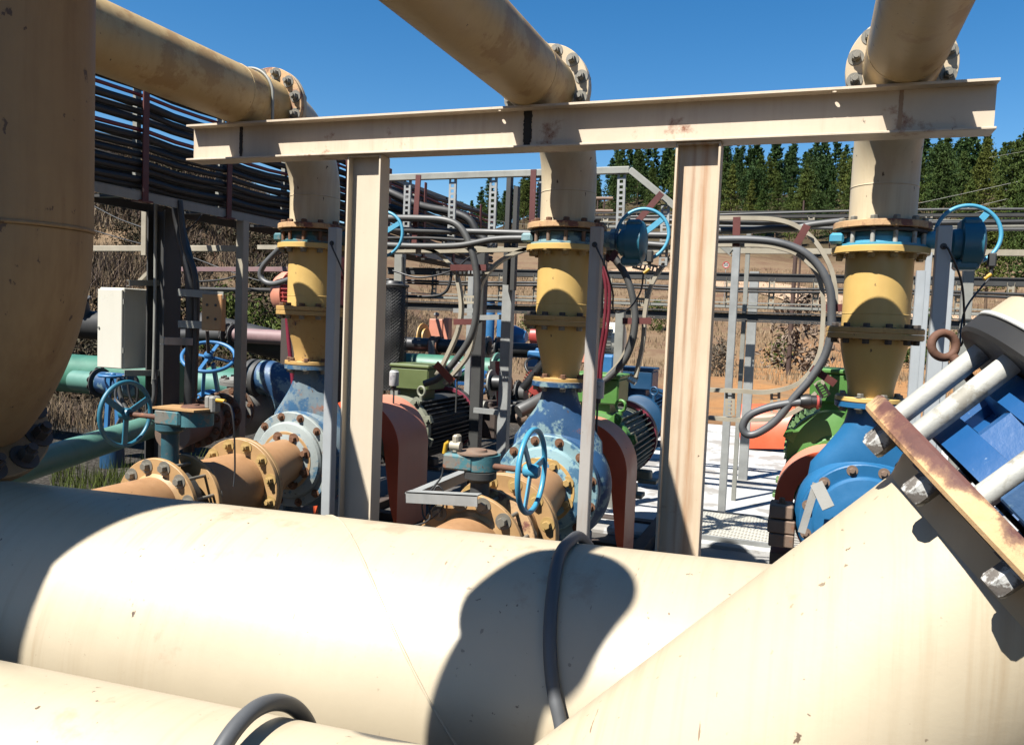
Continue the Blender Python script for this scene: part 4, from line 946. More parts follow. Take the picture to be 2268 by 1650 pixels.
# black mesh cylinder right of the left column
c = atY(866, 800, 6.3)
t = thing('mesh_guard', 'tall black perforated cylinder right of the left column', 'guard', (c[0], 6.3, c[2]-.25))
r_ = .13; zt = atY(866, 625, 6.3)[2]
obj('core', MB().lathe((c[0], 6.3, c[2]-.25), Z_, [(0, r_*.86), (zt-c[2]+.2, r_*.86), (zt-c[2]+.26, r_*.6)], 32), M['black'], t)
mb = MB()
for hnd in (-1, 1):
    for i in range(26):
        a0 = 2*PI*i/26; zz = np.linspace(c[2]-.25, zt-.03, 26)
        mb.tube([A(c[0]+r_*math.cos(a0+hnd*(z-c[2])*9), 6.3+r_*math.sin(a0+hnd*(z-c[2])*9), z) for z in zz], .0022, 4, cap=False)
obj('mesh', mb, M['dark_steel'], t)
obj('rim', MB().torus((c[0], 6.3, zt-.03), Z_, r_, .012, 36, 8), M['dark_steel'], t)
# ================================================================== cable ladders and cables in the middle
def rung(parent, a, b_, w, t, side, slots=11, m=None):
    a = np.array(a, float); b_ = np.array(b_, float); d = unit(b_-a); s = unit(np.array(side)-d*(np.array(side)@d)); n = np.cross(d, s); mb = MB(); L = np.linalg.norm(b_-a)
    R_ = np.stack([s, d, n], 1)
    for sg in (-1, 1):
        mb.box((a+b_)/2+s*sg*w*.36, (w*.28, L, t), R_); mb.box((a+b_)/2+s*sg*w*.49-n*.008, (.002, L, .016), R_)
    k = slots
    for i in range(k+1): mb.box(a+d*L*(i/k), (w*.46, L/k*.42, t*.96), R_)
    return obj('rung', mb, m or M['galv'], parent)
YL = 5.6
lt = thing('cable_ladder', 'tall horizontal cable ladder against the sky with slotted vertical rungs', 'cable ladder', atY(1100, 560, YL))
P = [atY(780, 396, YL), atY(860, 392, YL), atY(1395, 376, YL), atY(1495, 457, YL), atY(1620, 560, YL)]
for a_, b_ in ((P[0], P[2]), (P[2], P[4])): obj('rail', MB().bar(a_, b_, .03, .045, bev=.006).bar(a_-A(0, 0, .022), b_-A(0, 0, .022), .05, .008), M['galv_dull'], lt)
lb0, lb1 = atY(780, 560, YL), atY(1500, 548, YL); obj('rail', MB().bar(lb0, lb1, .05, .03), M['galv_cream'], lt)
for x, yt, y2 in ((903, 396, 560), (1003, 394, 560), (1093, 390, 560), (1192, 385, 500), (1377, 384, 555), (1474, 456, 590)):
    rung(lt, atY(x, yt, YL), atY(x-6, y2, YL), .058, .004, X_, 14)
for pa, pb in (((927, 388), (917, 548)), ((1182, 376), (1178, 500)), ((1466, 428), (1406, 498)), ((1366, 556), (1352, 578))):
    obj('clamp_bar', MB().bar(atY(*pa, YL-.06), atY(*pb, YL-.06), .042, .012, up=Y_), M['oxide'], lt)
for x, lab in ((1130, 'dark steel upright in the sky left of the middle elbow'),):
    a_ = atY(x, 390, 5.9); t = thing('post', lab, 'post', (a_[0], 5.9, a_[2]-.88)); obj('profile', MB().box((a_[0], 5.9, a_[2]-.3), (.02, .05, .01)).box((a_[0], 5.9, a_[2]-.42), (.035, .06, .84)).box((a_[0]+.05, 5.93, a_[2]-.48), (.035, .06, .80)), M['dark_steel'], t)
G2 = 'grey cables on the middle ladder'
cable('thick grey cable bending down through the loop at the middle', [(855, 483), (925, 484), (985, 488), (1020, 505), (1043, 550), (1056, 610), (1056, 680), (1045, 740), (1015, 790), (975, 835), (940, 850)], .026, 'cable_grey', 5.5)
cable('grey cable along the middle ladder, second from top', [(850, 508), (950, 512), (1060, 514), (1200, 518), (1330, 520), (1480, 522)], .024, 'cable_grey', 5.54)
cable('thin greenish cable along the middle ladder', [(850, 528), (950, 528), (1060, 534), (1200, 536), (1480, 540)], .012, 'black_dull', 5.5)
cable('grey cable dipping along the bottom of the middle ladder', [(850, 543), (930, 546), (1020, 544), (1100, 530), (1200, 529), (1330, 534), (1480, 545)], .024, 'cable_grey', 5.48)
cable('black cable hanging low behind the middle ladder', [(850, 420), (930, 455), (1000, 470), (1040, 488), (1060, 520), (1090, 545)], .04, 'black_dull', 7.5)
cable('second black cable slanting behind the middle ladder', [(850, 455), (930, 480), (1010, 500), (1080, 520)], .035, 'black_dull', 7.6)
cable('third black cable slanting behind the middle ladder', [(850, 500), (940, 515), (1010, 530), (1100, 545)], .03, 'black_dull', 7.7)
def loop_ladder(label, PA, PB, Y, rungs, bars, m='galv_cream', oxide='oxide'):
    t = thing('cable_ladder', label, 'cable ladder', atY(*PA[-1], Y)); o = None
    for PP in (PA, PB):
        if PP: obj('rail', MB().strip(bez([atY(*p, Y) for p in PP], 8), .05, .026, Y_), M[m], t)
    for a_, b_ in rungs: rung(t, atY(*a_, Y), atY(*b_, Y), .06, .004, Y_ if False else np.cross(unit(atY(*b_, Y)-atY(*a_, Y)), Y_), 6, M[m])
    for a_, b_ in bars: obj('clamp_bar', MB().bar(atY(*a_, Y-.07), atY(*b_, Y-.07), .045, .012, up=Y_), M[oxide if b_ != bars[-1][1] or oxide == 'oxide' else oxide], t)
    return t
loop_ladder('curved drop ladder narrowing to red clamp bars in the middle', [(880, 545), (930, 548), (972, 562), (1005, 595), (1018, 640), (1022, 690), (1012, 740), (985, 800), (968, 830)],
            [(1220, 545), (1170, 552), (1120, 572), (1085, 600), (1062, 640), (1056, 700), (1050, 740), (1035, 790), (985, 850)], 5.6,
            [((1015, 603), (1070, 603)), ((1027, 664), (1062, 664))], [((998, 593), (1077, 593)), ((1005, 713), (1059, 713))])
solo('clamp_bar', MB().bar(atY(965, 806, 5.4), atY(1003, 846, 5.4), .055, .012, up=Y_), M['oxide_bright'], 'bright red-orange slanted clamp bar at the foot of the middle loop', 'clamp bar')
loop_ladder('curved drop ladder right of the middle stack', [(1330, 545), (1362, 580), (1392, 625), (1403, 680), (1400, 740), (1380, 790), (1345, 832), (1300, 860)],
            [(1510, 545), (1468, 590), (1440, 640), (1428, 700), (1424, 760), (1408, 835)], 5.7,
            [((1402, 585+0), (1455, 598)), ((1403, 668), (1430, 670)), ((1392, 835), (1410, 845))], [((1379, 711), (1443, 711)), ((1358, 552), (1342, 578))])
cable('thick grey cable dropping right of the middle stack', [(1330, 530), (1362, 570), (1392, 625), (1406, 690), (1403, 745), (1385, 795), (1350, 835), (1325, 850)], .025, 'cable_grey', 5.62)
cable('crimson cable beside the middle grey post', [(1338, 590), (1350, 640), (1346, 720), (1333, 800), (1330, 850)], .012, 'red_cable', 5.3)
cable('second crimson cable beside the middle grey post', [(1330, 580), (1342, 640), (1338, 720), (1326, 800), (1322, 850)], .012, 'red_cable', 5.3)
cable('black cable beside the middle grey post', [(1335, 560), (1330, 660), (1326, 760), (1322, 850)], .022, 'black_dull', 5.4)
loop_ladder('large curved drop ladder left of the right stack', [(1590, 484), (1640, 484), (1715, 487), (1765, 502), (1805, 535), (1838, 590), (1850, 640), (1852, 690)],
            [(1590, 543), (1650, 543), (1710, 546), (1768, 565), (1808, 605), (1822, 655), (1822, 720), (1812, 790), (1770, 848), (1700, 868), (1640, 866), (1570, 863)], 5.3,
            [((1617, 868), (1617, 920)), ((1717, 868), (1717, 915)), ((1812, 845), (1830, 878))], [((1632, 481), (1630, 546)), ((1788, 499), (1756, 556)), ((1829, 682), (1866, 682)), ((1797, 815), (1850, 850))])
loop_ladder('short lower ladder behind the grey cable loop at the right', [(1570, 925), (1650, 930), (1720, 926), (1770, 905), (1808, 870)], None, 5.32, [], [])
cable('thick grey cable sweeping round the right loop ladder', [(1590, 531), (1660, 531), (1720, 537), (1775, 556), (1815, 592), (1838, 640), (1842, 690), (1840, 740), (1826, 790), (1795, 840), (1760, 880), (1720, 930), (1680, 958), (1655, 962), (1645, 945), (1660, 920), (1700, 903), (1750, 893), (1795, 890)], .0245, 'hose', 5.2)
cable('grey cable end on top of the right loop ladder', [(1590, 512), (1650, 511), (1710, 507), (1760, 506), (1800, 498), (1870, 490)], .022, 'cable_grey', 5.35)
c = atY(1795, 890, 5.2)
t = thing('cable_gland', 'black cable gland with a red ring on the green terminal box', 'cable gland', c)
obj('body', MB().lathe(c+A(-.06, 0, 0), unit((1, .15, .02)), [(0, .035), (.03, .046), (.06, .046), (.061, .038), (.12, .038)], 20), M['black'], t)
obj('ring', MB().ring(c+A(.04, .006, 0), unit((1, .15, .02)), .043, .02, .014, 24), M['red'], t)
# ================================================================== rear trays
def tray(label, x0, x1, yt, yb_, Y, step, m='galv_dull', xs=None, wire=True, slots=6):
    xm = (x0+x1)/2; zt = atY(1134, yt, Y)[2]; zb = atY(1134, yb_, Y)[2]; xa, xb = atY(x0, yt, Y)[0], atY(x1, yt, Y)[0]
    t = thing('cable_ladder', label, 'cable ladder', ((xa+xb)/2, Y, zb))
    for z in (zt, zb): obj('rail', MB().box(((xa+xb)/2, Y, z), (xb-xa, .045, .075 if z == zt and step < .8 else .035), bev=.006).box(((xa+xb)/2, Y-.03, z+.04), (xb-xa, .012, .012)), M[m] if z == zb else M['dark_steel'] , t)
    n = int((xb-xa)/step)
    for i in range(n): x = xa+(i+.5)*step; rung(t, A(x, Y-.02, zb), A(x, Y-.02, zt), .06, .004, X_, slots, M['galv_cream'])
    return t, xa, xb, zt, zb
t_, xa, xb, zt, zb = tray('long low cable ladder crossing behind all the stacks', 860, 2400, 606, 664, 8.6, .42)
for dz in (.10, .13): solo('power_cable', MB().tube([A(x, 8.55, zb+(zt-zb)*.55+dz-.1+.01*math.sin(x*2)) for x in np.linspace(xa, xb, 40)], .014, 8), M['black_dull'], 'thin dark cable inside the long low ladder, ' + ('lower' if dz == .10 else 'upper') + ' of two', 'cable')
zz = atY(1134, 684, 7.6)[2]; solo('strut_channel', MB().box((-.5, 7.6, zz), (7.4, .05, .06)).box((-.5, 7.56, zz+.04), (7.4, .03, .012)).box((-.5, 7.56, zz-.04), (7.4, .03, .012)), M['dark_steel'], 'long dark steel channel low behind the columns', 'channel')
tray('upper rear ladder at the foot of the forest', 1240, 2600, 484, 503, 7.4, .9, slots=3)
zz = atY(1134, 552, 7.9)[2]; solo('strut_channel', MB().box((-1.9, 7.9, zz), (8.5, .05, .05)), M['galv_cream'], 'pale thin channel below the upper rear cables', 'channel')
for y, r_, l in ((478, .010, 'upper'), (494, .022, 'middle'), (506, .014, 'lower')):
    z = atY(1134, y, 7.35)[2]; solo('power_cable', MB().tube([A(x, 7.33, z+.02*math.sin(x*1.1+y)) for x in np.linspace(-1.6, 4.5, 30)], r_, 10), M['cable_grey'] if y != 494 else M['black'], f'{l} of the rear cables running level at the forest foot', 'cable')
# rear uprights
def gpost(label, x, ytop, Y, w, m='galv', d=None, ybot=None, name='post'):
    a_ = atY(x, ytop, Y); t = thing(name, label, 'post', (a_[0], Y, 0)); d = d or w
    obj('profile', MB().box((a_[0], Y-d/2, a_[2]/2), (w, .006, a_[2])).box((a_[0]-w/2, Y, a_[2]/2), (.006, d, a_[2])).box((a_[0]+w/2, Y, a_[2]/2), (.006, d, a_[2])), M[m], t)
    obj('base_plate', MB().box((a_[0], Y, .008), (w*2, d*2, .016)), M[m], t); return t
gpost('tall galvanised upright between right column and loop, nearer one', 1632, 545, 7.3, .058)
gpost('galvanised upright just right of the nearer one, further back', 1672, 602, 9.1, .09, 'galv')
gpost('thin galvanised upright behind the right loop', 1660, 500, 7.9, .035, 'galv_dull')
gpost('galvanised upright right of the left column', 887, 560, 6.7, .075, 'galv_dull')
gpost('galvanised upright left of the middle pump', 1131, 545, 6.0, .075, 'galv')
gpost('dark upright inside the middle loop', 1068, 560, 6.5, .085, 'dark_steel')
gpost('pale upright behind the middle loop', 1046, 600, 6.9, .05, 'galv')
gpost('blue-grey upright right of the right stack', 2040, 600, 6.6, .055, 'post')
gpost('second pale upright right of the right stack', 2058, 560, 7.4, .04, 'post')
gpost('slim upright behind the right handwheel', 2108, 580, 6.8, .04, 'post')
gpost('broad galvanised upright right of the handwheel', 2145, 600, 7.6, .075, 'galv_dull')
gpost('short galvanised upright inside the middle right loop', 1375, 690, 7.0, .07, 'galv_dull')
for pa, pb, Y, lab in (((1018, 705), (1130, 702), 6.1, 'upper crosspiece tied to the middle upright'), ((1050, 908), (1120, 915), 6.0, 'lower crosspiece tied to the middle upright'), ((1005, 688), (1075, 688), 6.7, 'thin crosspiece behind the middle loop')):
    solo('strut_channel', MB().bar(atY(*pa, Y), atY(*pb, Y), .03, .041), M['galv'], lab, 'channel')
cable('thin cable bundle sagging along the low ladder left of the loop', [(870, 655), (950, 657), (985, 648), (998, 620), (1000, 580)], .016, 'black_dull', 7.9)
# ================================================================== rear yard machinery (middle)
zp = atY(1000, 767, 9.0)[2]
pipe('black pipe running level across the rear yard', A(atY(885, 767, 9)[0], 9, zp), A(atY(1085, 767, 9)[0], 9, zp), .085, 'black', flanges=(.985,), fm='galv_dull', rf=1.7)
pipe('black pipe continuing right behind the middle reducer', A(atY(1097, 767, 9)[0], 9, zp), A(atY(1330, 767, 9)[0], 9, zp), .085, 'black', flanges=(.03,), fm='dark_steel', rf=1.7)
c = A(atY(965, 760, 9)[0], 9, zp)
t = thing('small_valve', 'small dark valve with a hanging fitting on the rear black pipe', 'valve', c-A(0, 0, .3))
obj('clamp', MB().ring(c, X_, .115, .06, .12, 32), M['rust'], t); obj('body', MB().cyl(c+A(0, -.1, .06), c+A(0, -.1, -.3), .045, n=18), M['iron_grey'], t); obj('flange', MB().cyl(c+A(0, -.1, -.33), c+A(0, -.1, -.3), .16, n=28), M['dark_steel'], t)
c = atY(970, 735, 9.8); t = thing('control_box', 'small orange switch box with a ball knob in the rear yard', 'box', c-A(0, 0, .2))
obj('housing', MB().box(c, (.2, .15, .34), bev=.01).box(c+A(.14, 0, .04), (.08, .12, .3), bev=.008), M['salmon'], t); obj('knob', MB().lathe(c+A(-.03, 0, .17), Z_, [(0, .012), (.03, .012), (.035, .03), (.055, .04), (.08, .03), (.09, .01)], 20), M['iron_grey'], t)
c = atY(1098, 715, 9.6)
for i, dx in enumerate((-.09, .09)):
    t = thing('filter_housing', ('left' if i == 0 else 'right')+' of two bright blue upright filter cylinders in the rear yard', 'filter', c+A(dx, 0, -.35), 'blue filter cylinders')
    obj('cylinder', MB().lathe(c+A(dx, 0, -.35), Z_, [(0, .07), (.6, .07), (.62, .06)], 24), M['gate_blue'], t); obj('cap', MB().cyl(c+A(dx, 0, .27), c+A(dx, 0, .32), .08, n=24), M['dark_steel'], t)
c = atY(1140, 745, 9.9); t = thing('pump_unit', 'blue pump unit with a thin spindle beside the rear black pipe', 'pump', c-A(0, 0, .3))
obj('casing', MB().lathe(c-A(.2, 0, 0), X_, [(0, .08), (.05, .12), (.2, .14), (.3, .10), (.36, .07)], 32), M['gate_blue'], t); obj('base', MB().box(c-A(0, 0, .22), (.6, .3, .1), bev=.01), M['gate_blue'], t)
obj('spindle', MB().cyl(c+A(0, 0, .15), c+A(0, 0, .55), .012, n=10).bar(c+A(-.16, 0, .36), c+A(.16, 0, .36), .02, .02), M['rust'], t)
c = atY(1187, 745, 9.5); t = thing('pump_unit', 'bright crimson machine cover behind the middle reducer', 'pump', c-A(0, 0, .25))
obj('cover', MB().lathe(c-A(.08, 0, 0), X_, [(0, .05), (.03, .11), (.15, .12), (.18, .05)], 28), M['red'], t); obj('base', MB().box(c-A(0, 0, .2), (.5, .3, .12)), M['dark_rust'], t)
c = atY(1190, 850, 6.9); t = thing('fan_wheel', 'bright red finned wheel behind the blue pump neck', 'fan', c-A(0, 0, .2))
obj('wheel', MB().lathe(c, unit((.5, -1, .2)), [(0, .11), (.05, .11), (.06, .05), (.1, .04)], 36), M['red'], t)
fb = MB(); 
for i in range(30):
    a = 2*PI*i/30; dd_ = unit((.5, -1, .2)); e1_ = unit(np.cross(dd_, Z_)); e2_ = np.cross(e1_, dd_); rad = math.cos(a)*e1_+math.sin(a)*e2_; fb.box(c+rad*.118+dd_*.02, (.035, .005, .06), np.stack([rad, np.cross(dd_, rad), dd_], 1))
obj('fins', fb, M['red'], t); obj('stand', MB().box(c-A(0, 0, c[2]/2+.05), (.1, .1, c[2]-.1)), M['dark_rust'], t)
c = atY(1043, 850, 7.2); t = thing('gate_valve', 'small deep blue handwheel valve behind the middle upright', 'valve', c-A(0, 0, .3))
wheel_parts(t, c, unit((.3, -1, .1)), .15, M['deep_blue'], .014, spokes=4); obj('body', MB().lathe(c+A(0, .35, 0), -Y_, [(0, .11), (.1, .13), (.2, .08), (.34, .03)], 28), M['deep_blue'], t)
c = atY(1072, 820, 7.6)
pipe('green pipe with pale flange deep in the rear yard', c+A(-.9, 0, 0), c+A(.2, 0, 0), .13, 'pipe_green', flanges=(.95,), fm='mint')
pipe('short black pipe bolted right of the small blue valve', atY(1085, 848, 7.0), atY(1130, 850, 7.0), .075, 'black', flanges=(.1,), fm='galv_dull', rf=1.7)
solo('guard_plate', MB().bar(atY(1108, 800, 7.2), atY(1112, 905, 7.2), .10, .012, up=Y_), M['red'], 'narrow red plate beside the rear black pipes', 'plate')
cable('black flexible hose behind the blue pump neck', [(1160, 860), (1185, 830), (1210, 800), (1230, 790)], .045, 'black', 6.7)
c = atY(1170, 895, 5.5); solo('pipe_stub', MB().lathe(atY(1148, 912, 5.3), atY(1200, 885, 5.45)-atY(1148, 912, 5.3), [(0, .045), (.01, .05), (.25, .05), (.26, .04)], 24), M['cable_grey'], 'dark round pipe stub poking out beside the blue pump', 'pipe')
c = atY(1190, 815, 7.8); t = thing('gate_valve', 'small black handwheel on a slanted stem behind the middle reducer', 'valve', c-A(0, 0, .4))
wheel_parts(t, c, unit((.5, -.5, .6)), .13, M['black'], .013, spokes=3); obj('yoke', MB().bar(c, c-unit((.5, -.5, .6))*.5, .05, .05), M['black'], t); obj('body', MB().lathe(c-unit((.5, -.5, .6))*.5, -unit((.5, -.5, .6)), [(0, .1), (.2, .14), (.35, .1)], 24), M['dark_steel'], t)
c = atY(1353, 752, 9.2); t = thing('electric_motor', 'pale grey finned motor between middle post and loop', 'motor', c-A(0, 0, .3))
obj('frame', MB().lathe(c-A(.3, 0, 0), X_, [(0, .1), (.02, .19), (.18, .2), (.4, .2), (.45, .17), (.47, .05)], 32), M['white'], t)
fb = MB()
for i in range(8): fb.box(c+A(-.1, -.19, -.14+.04*i), (.3, .04, .012))
obj('cooling_fins', fb, M['galv_dull'], t); obj('foot', MB().box(c-A(.05, 0, .25), (.35, .3, .1)), M['gate_blue'], t)
c = atY(1345, 808, 7.6); solo('gear_unit', MB().box(c, (.18, .25, .2), bev=.02).box(c+A(0, 0, -.15), (.26, .3, .1), bev=.02), M['gate_blue'], 'small blue gear unit below the pale grey motor', 'gearbox')
# more rear pipework and drives between the columns
for i, (pa, pb, Y, r_, mt, lab, fl) in enumerate((
    ((925, 838), (1010, 838), 8.4, .10, 'pipe_green', 'short green pipe low behind the olive terminal box', (.1, .9)),
    ((1085, 870), (1165, 872), 7.8, .085, 'dark_steel', 'dark flanged pipe low between the middle uprights', (.2, .8)),
    ((1098, 800), (1098, 940), 7.4, .06, 'black_dull', 'black upright pipe between the middle uprights', (.3,)),
    ((1150, 930), (1215, 905), 6.6, .07, 'rust_brown', 'rusty pipe slanting behind the blue pump shoulder', (.5,)),
    ((905, 800), (905, 850), 8.8, .07, 'orange', 'stubby orange upright pipe in the rear yard', (.9,)),
    ((930, 748), (945, 748), 9.6, .12, 'yellow_worn', 'pale yellow blind flange lying behind the rear black pipe', (.5,)),
    ((1020, 890), (1075, 900), 7.0, .05, 'galv_dull', 'thin grey pipe at the foot of the middle loop', (.5,)))):
    pipe(lab, atY(*pa, Y), atY(*pb, Y), r_, mt, flanges=fl, fm='dark_steel' if mt != 'yellow_worn' else None, rf=1.6)
for x, y, Y, sx, sz, mt, lab in ((1060, 930, 7.2, .5, .3, 'dark_rust', 'dark rusty machine plinth at the foot of the middle loop'), (1225, 800, 8.6, .5, .22, 'gate_blue', 'blue machine base plate behind the middle reducer'),
                               (1300, 775, 8.9, .22, .3, 'salmon', 'faded pink switch box right of the middle stack'), (1165, 915, 7.6, .6, .18, 'dark_steel', 'dark steel skid low behind the blue pump')):
    c = atY(x, y, Y); solo('machine_base', MB().box(c, (sx, .35, sz), bev=.015).box(c+A(0, 0, sz*.55), (sx*.7, .25, sz*.2), bev=.01), M[mt], lab, 'machine base')
cable('thin black lead swinging across the middle loop', [(870, 600), (930, 615), (1000, 600), (1040, 570), (1075, 555)], .008, 'black', 6.2)
cable('dark cable tied along the upright right of the left column', [(892, 570), (893, 640), (891, 700), (893, 790)], .012, 'black_dull', 6.6)
# blue motor right of the middle pump
motor('dark blue finned motor between middle pump and right column', atY(1432, 930, 8.2)[0], .80, 7.7, 8.7, .25, M['dark_blue'], M['dark_blue'], M['dark_blue'], M['dark_blue'], lugs=False, bx=-.08)
# dumped orange guard on the slab
c = atZ(1700, 965, .25); Yg = c[1]
t = thing('loose_guard', 'dented orange guard sheet lying on the concrete slab', 'guard', (c[0], Yg, .1))
a_ = np.linspace(-.2, PI+.1, 26); V = []; Fs = []
for q in a_:
    for rr in (.50, .488):
        for xx in (-.33, .43): V.append((c[0]+xx-.1*math.sin(q), Yg+rr*math.cos(q)*.75, .12+.08*xx+rr*math.sin(q)*1.05+.05))
for i in range(len(a_)-1):
    o_ = i*4
    Fs += [(o_, o_+1, o_+5, o_+4), (o_+2, o_+6, o_+7, o_+3), (o_, o_+4, o_+6, o_+2), (o_+1, o_+3, o_+7, o_+5)]
Fs += [(0, 2, 3, 1), (len(V)-4, len(V)-3, len(V)-1, len(V)-2)]
obj('sheet', MB().add(V, Fs), M['orange'], t)
V = [(c[0]-.34, Yg-.4+.8*u, .14+h) for u in (0, 1) for h in (0, .0)]
obj('end_plate', MB().prism([(.50*.75*math.cos(q), .5*1.05*math.sin(q)) for q in np.linspace(0, PI, 24)], (c[0]-.34, Yg, .14), Y_, Z_, (.012, 0, 0)), M['salmon'], t)
# bolted steel block beside the right pump
t = thing('base_block', 'stack of rusty bolted steel blocks left of the right pump foot', 'block', atZ(1730, 1190, .0))
c = atY(1729, 1150, 4.55)
for i, (y_, w_) in enumerate(((1128, .12), (1160, .14), (1190, .13))):
    q = atY(1731, y_, 4.55); o = obj('block', MB().box(q, (w_, .16, .07), bev=.006), M['rust_brown'], t); place('bolt', bolt_mesh(.03, .025, M['bolt_rust']), o, q+A(0, 0, .036), Z_)
obj('leg', MB().box(A(c[0]+.02, 4.6, .28), (.13, .14, .46)), M['dark_rust'], t)
# ================================================================== terrain
def sst(a, b, x): t = np.clip((x-a)/(b-a), 0, 1); return t*t*(3-2*t)
def vnoise(x, y, s, seed=0):
    x = np.asarray(x, float)/s; y = np.asarray(y, float)/s; xi = np.floor(x); yi = np.floor(y); fx = x-xi; fy = y-yi
    h = lambda i, j: np.modf(np.abs(np.sin(i*127.1+j*311.7+seed*74.7)*43758.5453))[0]
    ux = fx*fx*(3-2*fx); uy = fy*fy*(3-2*fy)
    return (h(xi, yi)*(1-ux)+h(xi+1, yi)*ux)*(1-uy)+(h(xi, yi+1)*(1-ux)+h(xi+1, yi+1)*ux)*uy
def terrain(x, y):
    x = np.asarray(x, float); y = np.asarray(y, float); d = np.hypot(x, y)+1e-6; az = np.degrees(np.arctan2(x, y))
    wl_ = sst(-22, -44, az); wl_ = np.where(az > 100, 0, wl_)
    emb = 8.6*sst(0, 1, (d-12)/30)+.02*np.maximum(d-42, 0)
    bump = (vnoise(x, y, 3.1)-.5)*1.0+(vnoise(x, y, 1.1, 3)-.5)*.35
    zl_ = wl_*(emb+bump*sst(12, 18, d))
    wf = sst(-36, -10, az)*(1-sst(60, 110, az))
    wn = sst(-52, -24, az)*(1-sst(60, 110, az))
    zf = wn*.155*np.clip(d-42, 0, 88)+wf*(.235*np.clip(d-130, 0, 130)+.02*np.maximum(d-260, 0))+np.maximum(wf, wn*.6)*((vnoise(x, y, 14, 5)-.5)*2.2*sst(40, 80, d)+(vnoise(x, y, 2.2, 8)-.5)*.25*sst(14, 25, d))
    return zl_+zf-.012
na = 480; rr = np.concatenate([np.linspace(0, 12, 14), 12*np.power(1400/12, np.linspace(0, 1, 150)[1:])])
az_ = np.arange(na)*2*PI/na; Xg = rr[:, None]*np.sin(az_); Yg_ = rr[:, None]*np.cos(az_); Zg = terrain(Xg, Yg_)
V = np.stack([Xg, Yg_, Zg], 2).reshape(-1, 3); Fs = []
for i in range(len(rr)-1):
    for j in range(na):
        k = (j+1) % na; Fs.append((i*na+j, i*na+k, (i+1)*na+k, (i+1)*na+j) if i else (j, (i+1)*na+k, (i+1)*na+j))
def ground_mat():
    m, nt, b = nodes('ground_soil_and_straw'); tc = N(nt, 'ShaderNodeTexCoord').outputs['Object']
    sep = N(nt, 'ShaderNodeSeparateXYZ'); nt.links.new(tc, sep.inputs[0]); x, y, z = sep.outputs
    n1 = noise(nt, tc, .35, 8, .65); n2 = noise(nt, tc, 3.0, 9, .7); n3 = noise(nt, tc, .06, 5)
    straw = mix(nt, n2, (.20, .125, .07), (.46, .33, .20)); straw = mix(nt, ramp(nt, n1, [(.45, 0.), (.62, .75)]), straw, (.24, .13, .085))
    soil = mix(nt, n2, (.48, .20, .07), (.80, .44, .18))
    ln = N(nt, 'ShaderNodeVectorMath', operation='LENGTH'); nt.links.new(tc, ln.inputs[0]); d = ln.outputs['Value']
    # worn orange earth behind the slab on the right
    mx = math_(nt, 'MULTIPLY', ramp(nt, math_(nt, 'MULTIPLY', math_(nt, 'ADD', x, 9.), .05), [(.2, 0.), (.36, 1.)]), ramp(nt, math_(nt, 'MULTIPLY', y, .015), [(.12, 1.), (.62, .9), (.8, 0.)]))
    mx = math_(nt, 'MULTIPLY', mx, ramp(nt, n1, [(.34, .25), (.55, 1.)]))
    c = mix(nt, mx, straw, soil)
    gr = mix(nt, n2, (.02, .018, .015), (.11, .095, .08)); gr = mix(nt, ramp(nt, noise(nt, tc, 30, 4), [(.5, 0.), (.62, .6)]), gr, (.22, .2, .17))
    near = math_(nt, 'MULTIPLY', ramp(nt, math_(nt, 'MULTIPLY', d, .02), [(.26, 1.), (.34, 0.)]), ramp(nt, math_(nt, 'MULTIPLY', math_(nt, 'ADD', x, 10.), .05), [(.52, 1.), (.58, 1.)]))
    c = mix(nt, near, c, gr)
    fl = math_(nt, 'MULTIPLY', ramp(nt, math_(nt, 'MULTIPLY', d, .004), [(.48, 0.), (.56, 1.)]), .8)
    c = mix(nt, fl, c, (.07, .06, .03))
    c = mix(nt, 1., c, (ALBG,)*3, 'MULTIPLY')
    nt.links.new(c, b.inputs['Base Color']); b.inputs['Roughness'].default_value = .95; b.inputs['Specular IOR Level'].default_value = .1
    bp = N(nt, 'ShaderNodeBump'); bp.inputs['Strength'].default_value = .8; bp.inputs['Distance'].default_value = .08
    nt.links.new(n2, bp.inputs['Height']); nt.links.new(bp.outputs[0], b.inputs['Normal']); return m
me = mesh_from(V, Fs, 'ground', ground_mat(), 0); g = bpy.data.objects.new('ground', me); COL.objects.link(g); struct(g)
# concrete slab
M['concrete'] = paint('pale_concrete', (.60, .60, .58), .85, .15, 0, 0, .6, 1.6, .3, second=(.38, .36, .33), secamt=.42, spec=.2, chip=(.3, .28, .26))
mb = MB().box((1.5, 10.2, .02), (7.6, 7.9, .12), bev=.02); struct(obj('concrete_slab', mb, M['concrete']))
mb = MB().box((-3.6, 5.6, -.01), (4.9, 4.6, .09), bev=.02); M['conc_dark'] = paint('shade_dark_concrete', (.10, .09, .08), .8, .3, .1, .2, .5, 2, .4); struct(obj('pump_floor', mb, M['conc_dark']))  # floor colour darkened to stand in for shade around the pumps
mb = MB().box((.3, 5.1, -.012), (2.6, 2.6, .094), bev=.02); M['conc_mid'] = paint('dimmed_concrete', (.34, .33, .31), .85, .2, .05, .1, .5, 2, .4); struct(obj('pump_floor', mb, M['conc_mid']))  # milder floor patch, shade near the right pump put into its colour
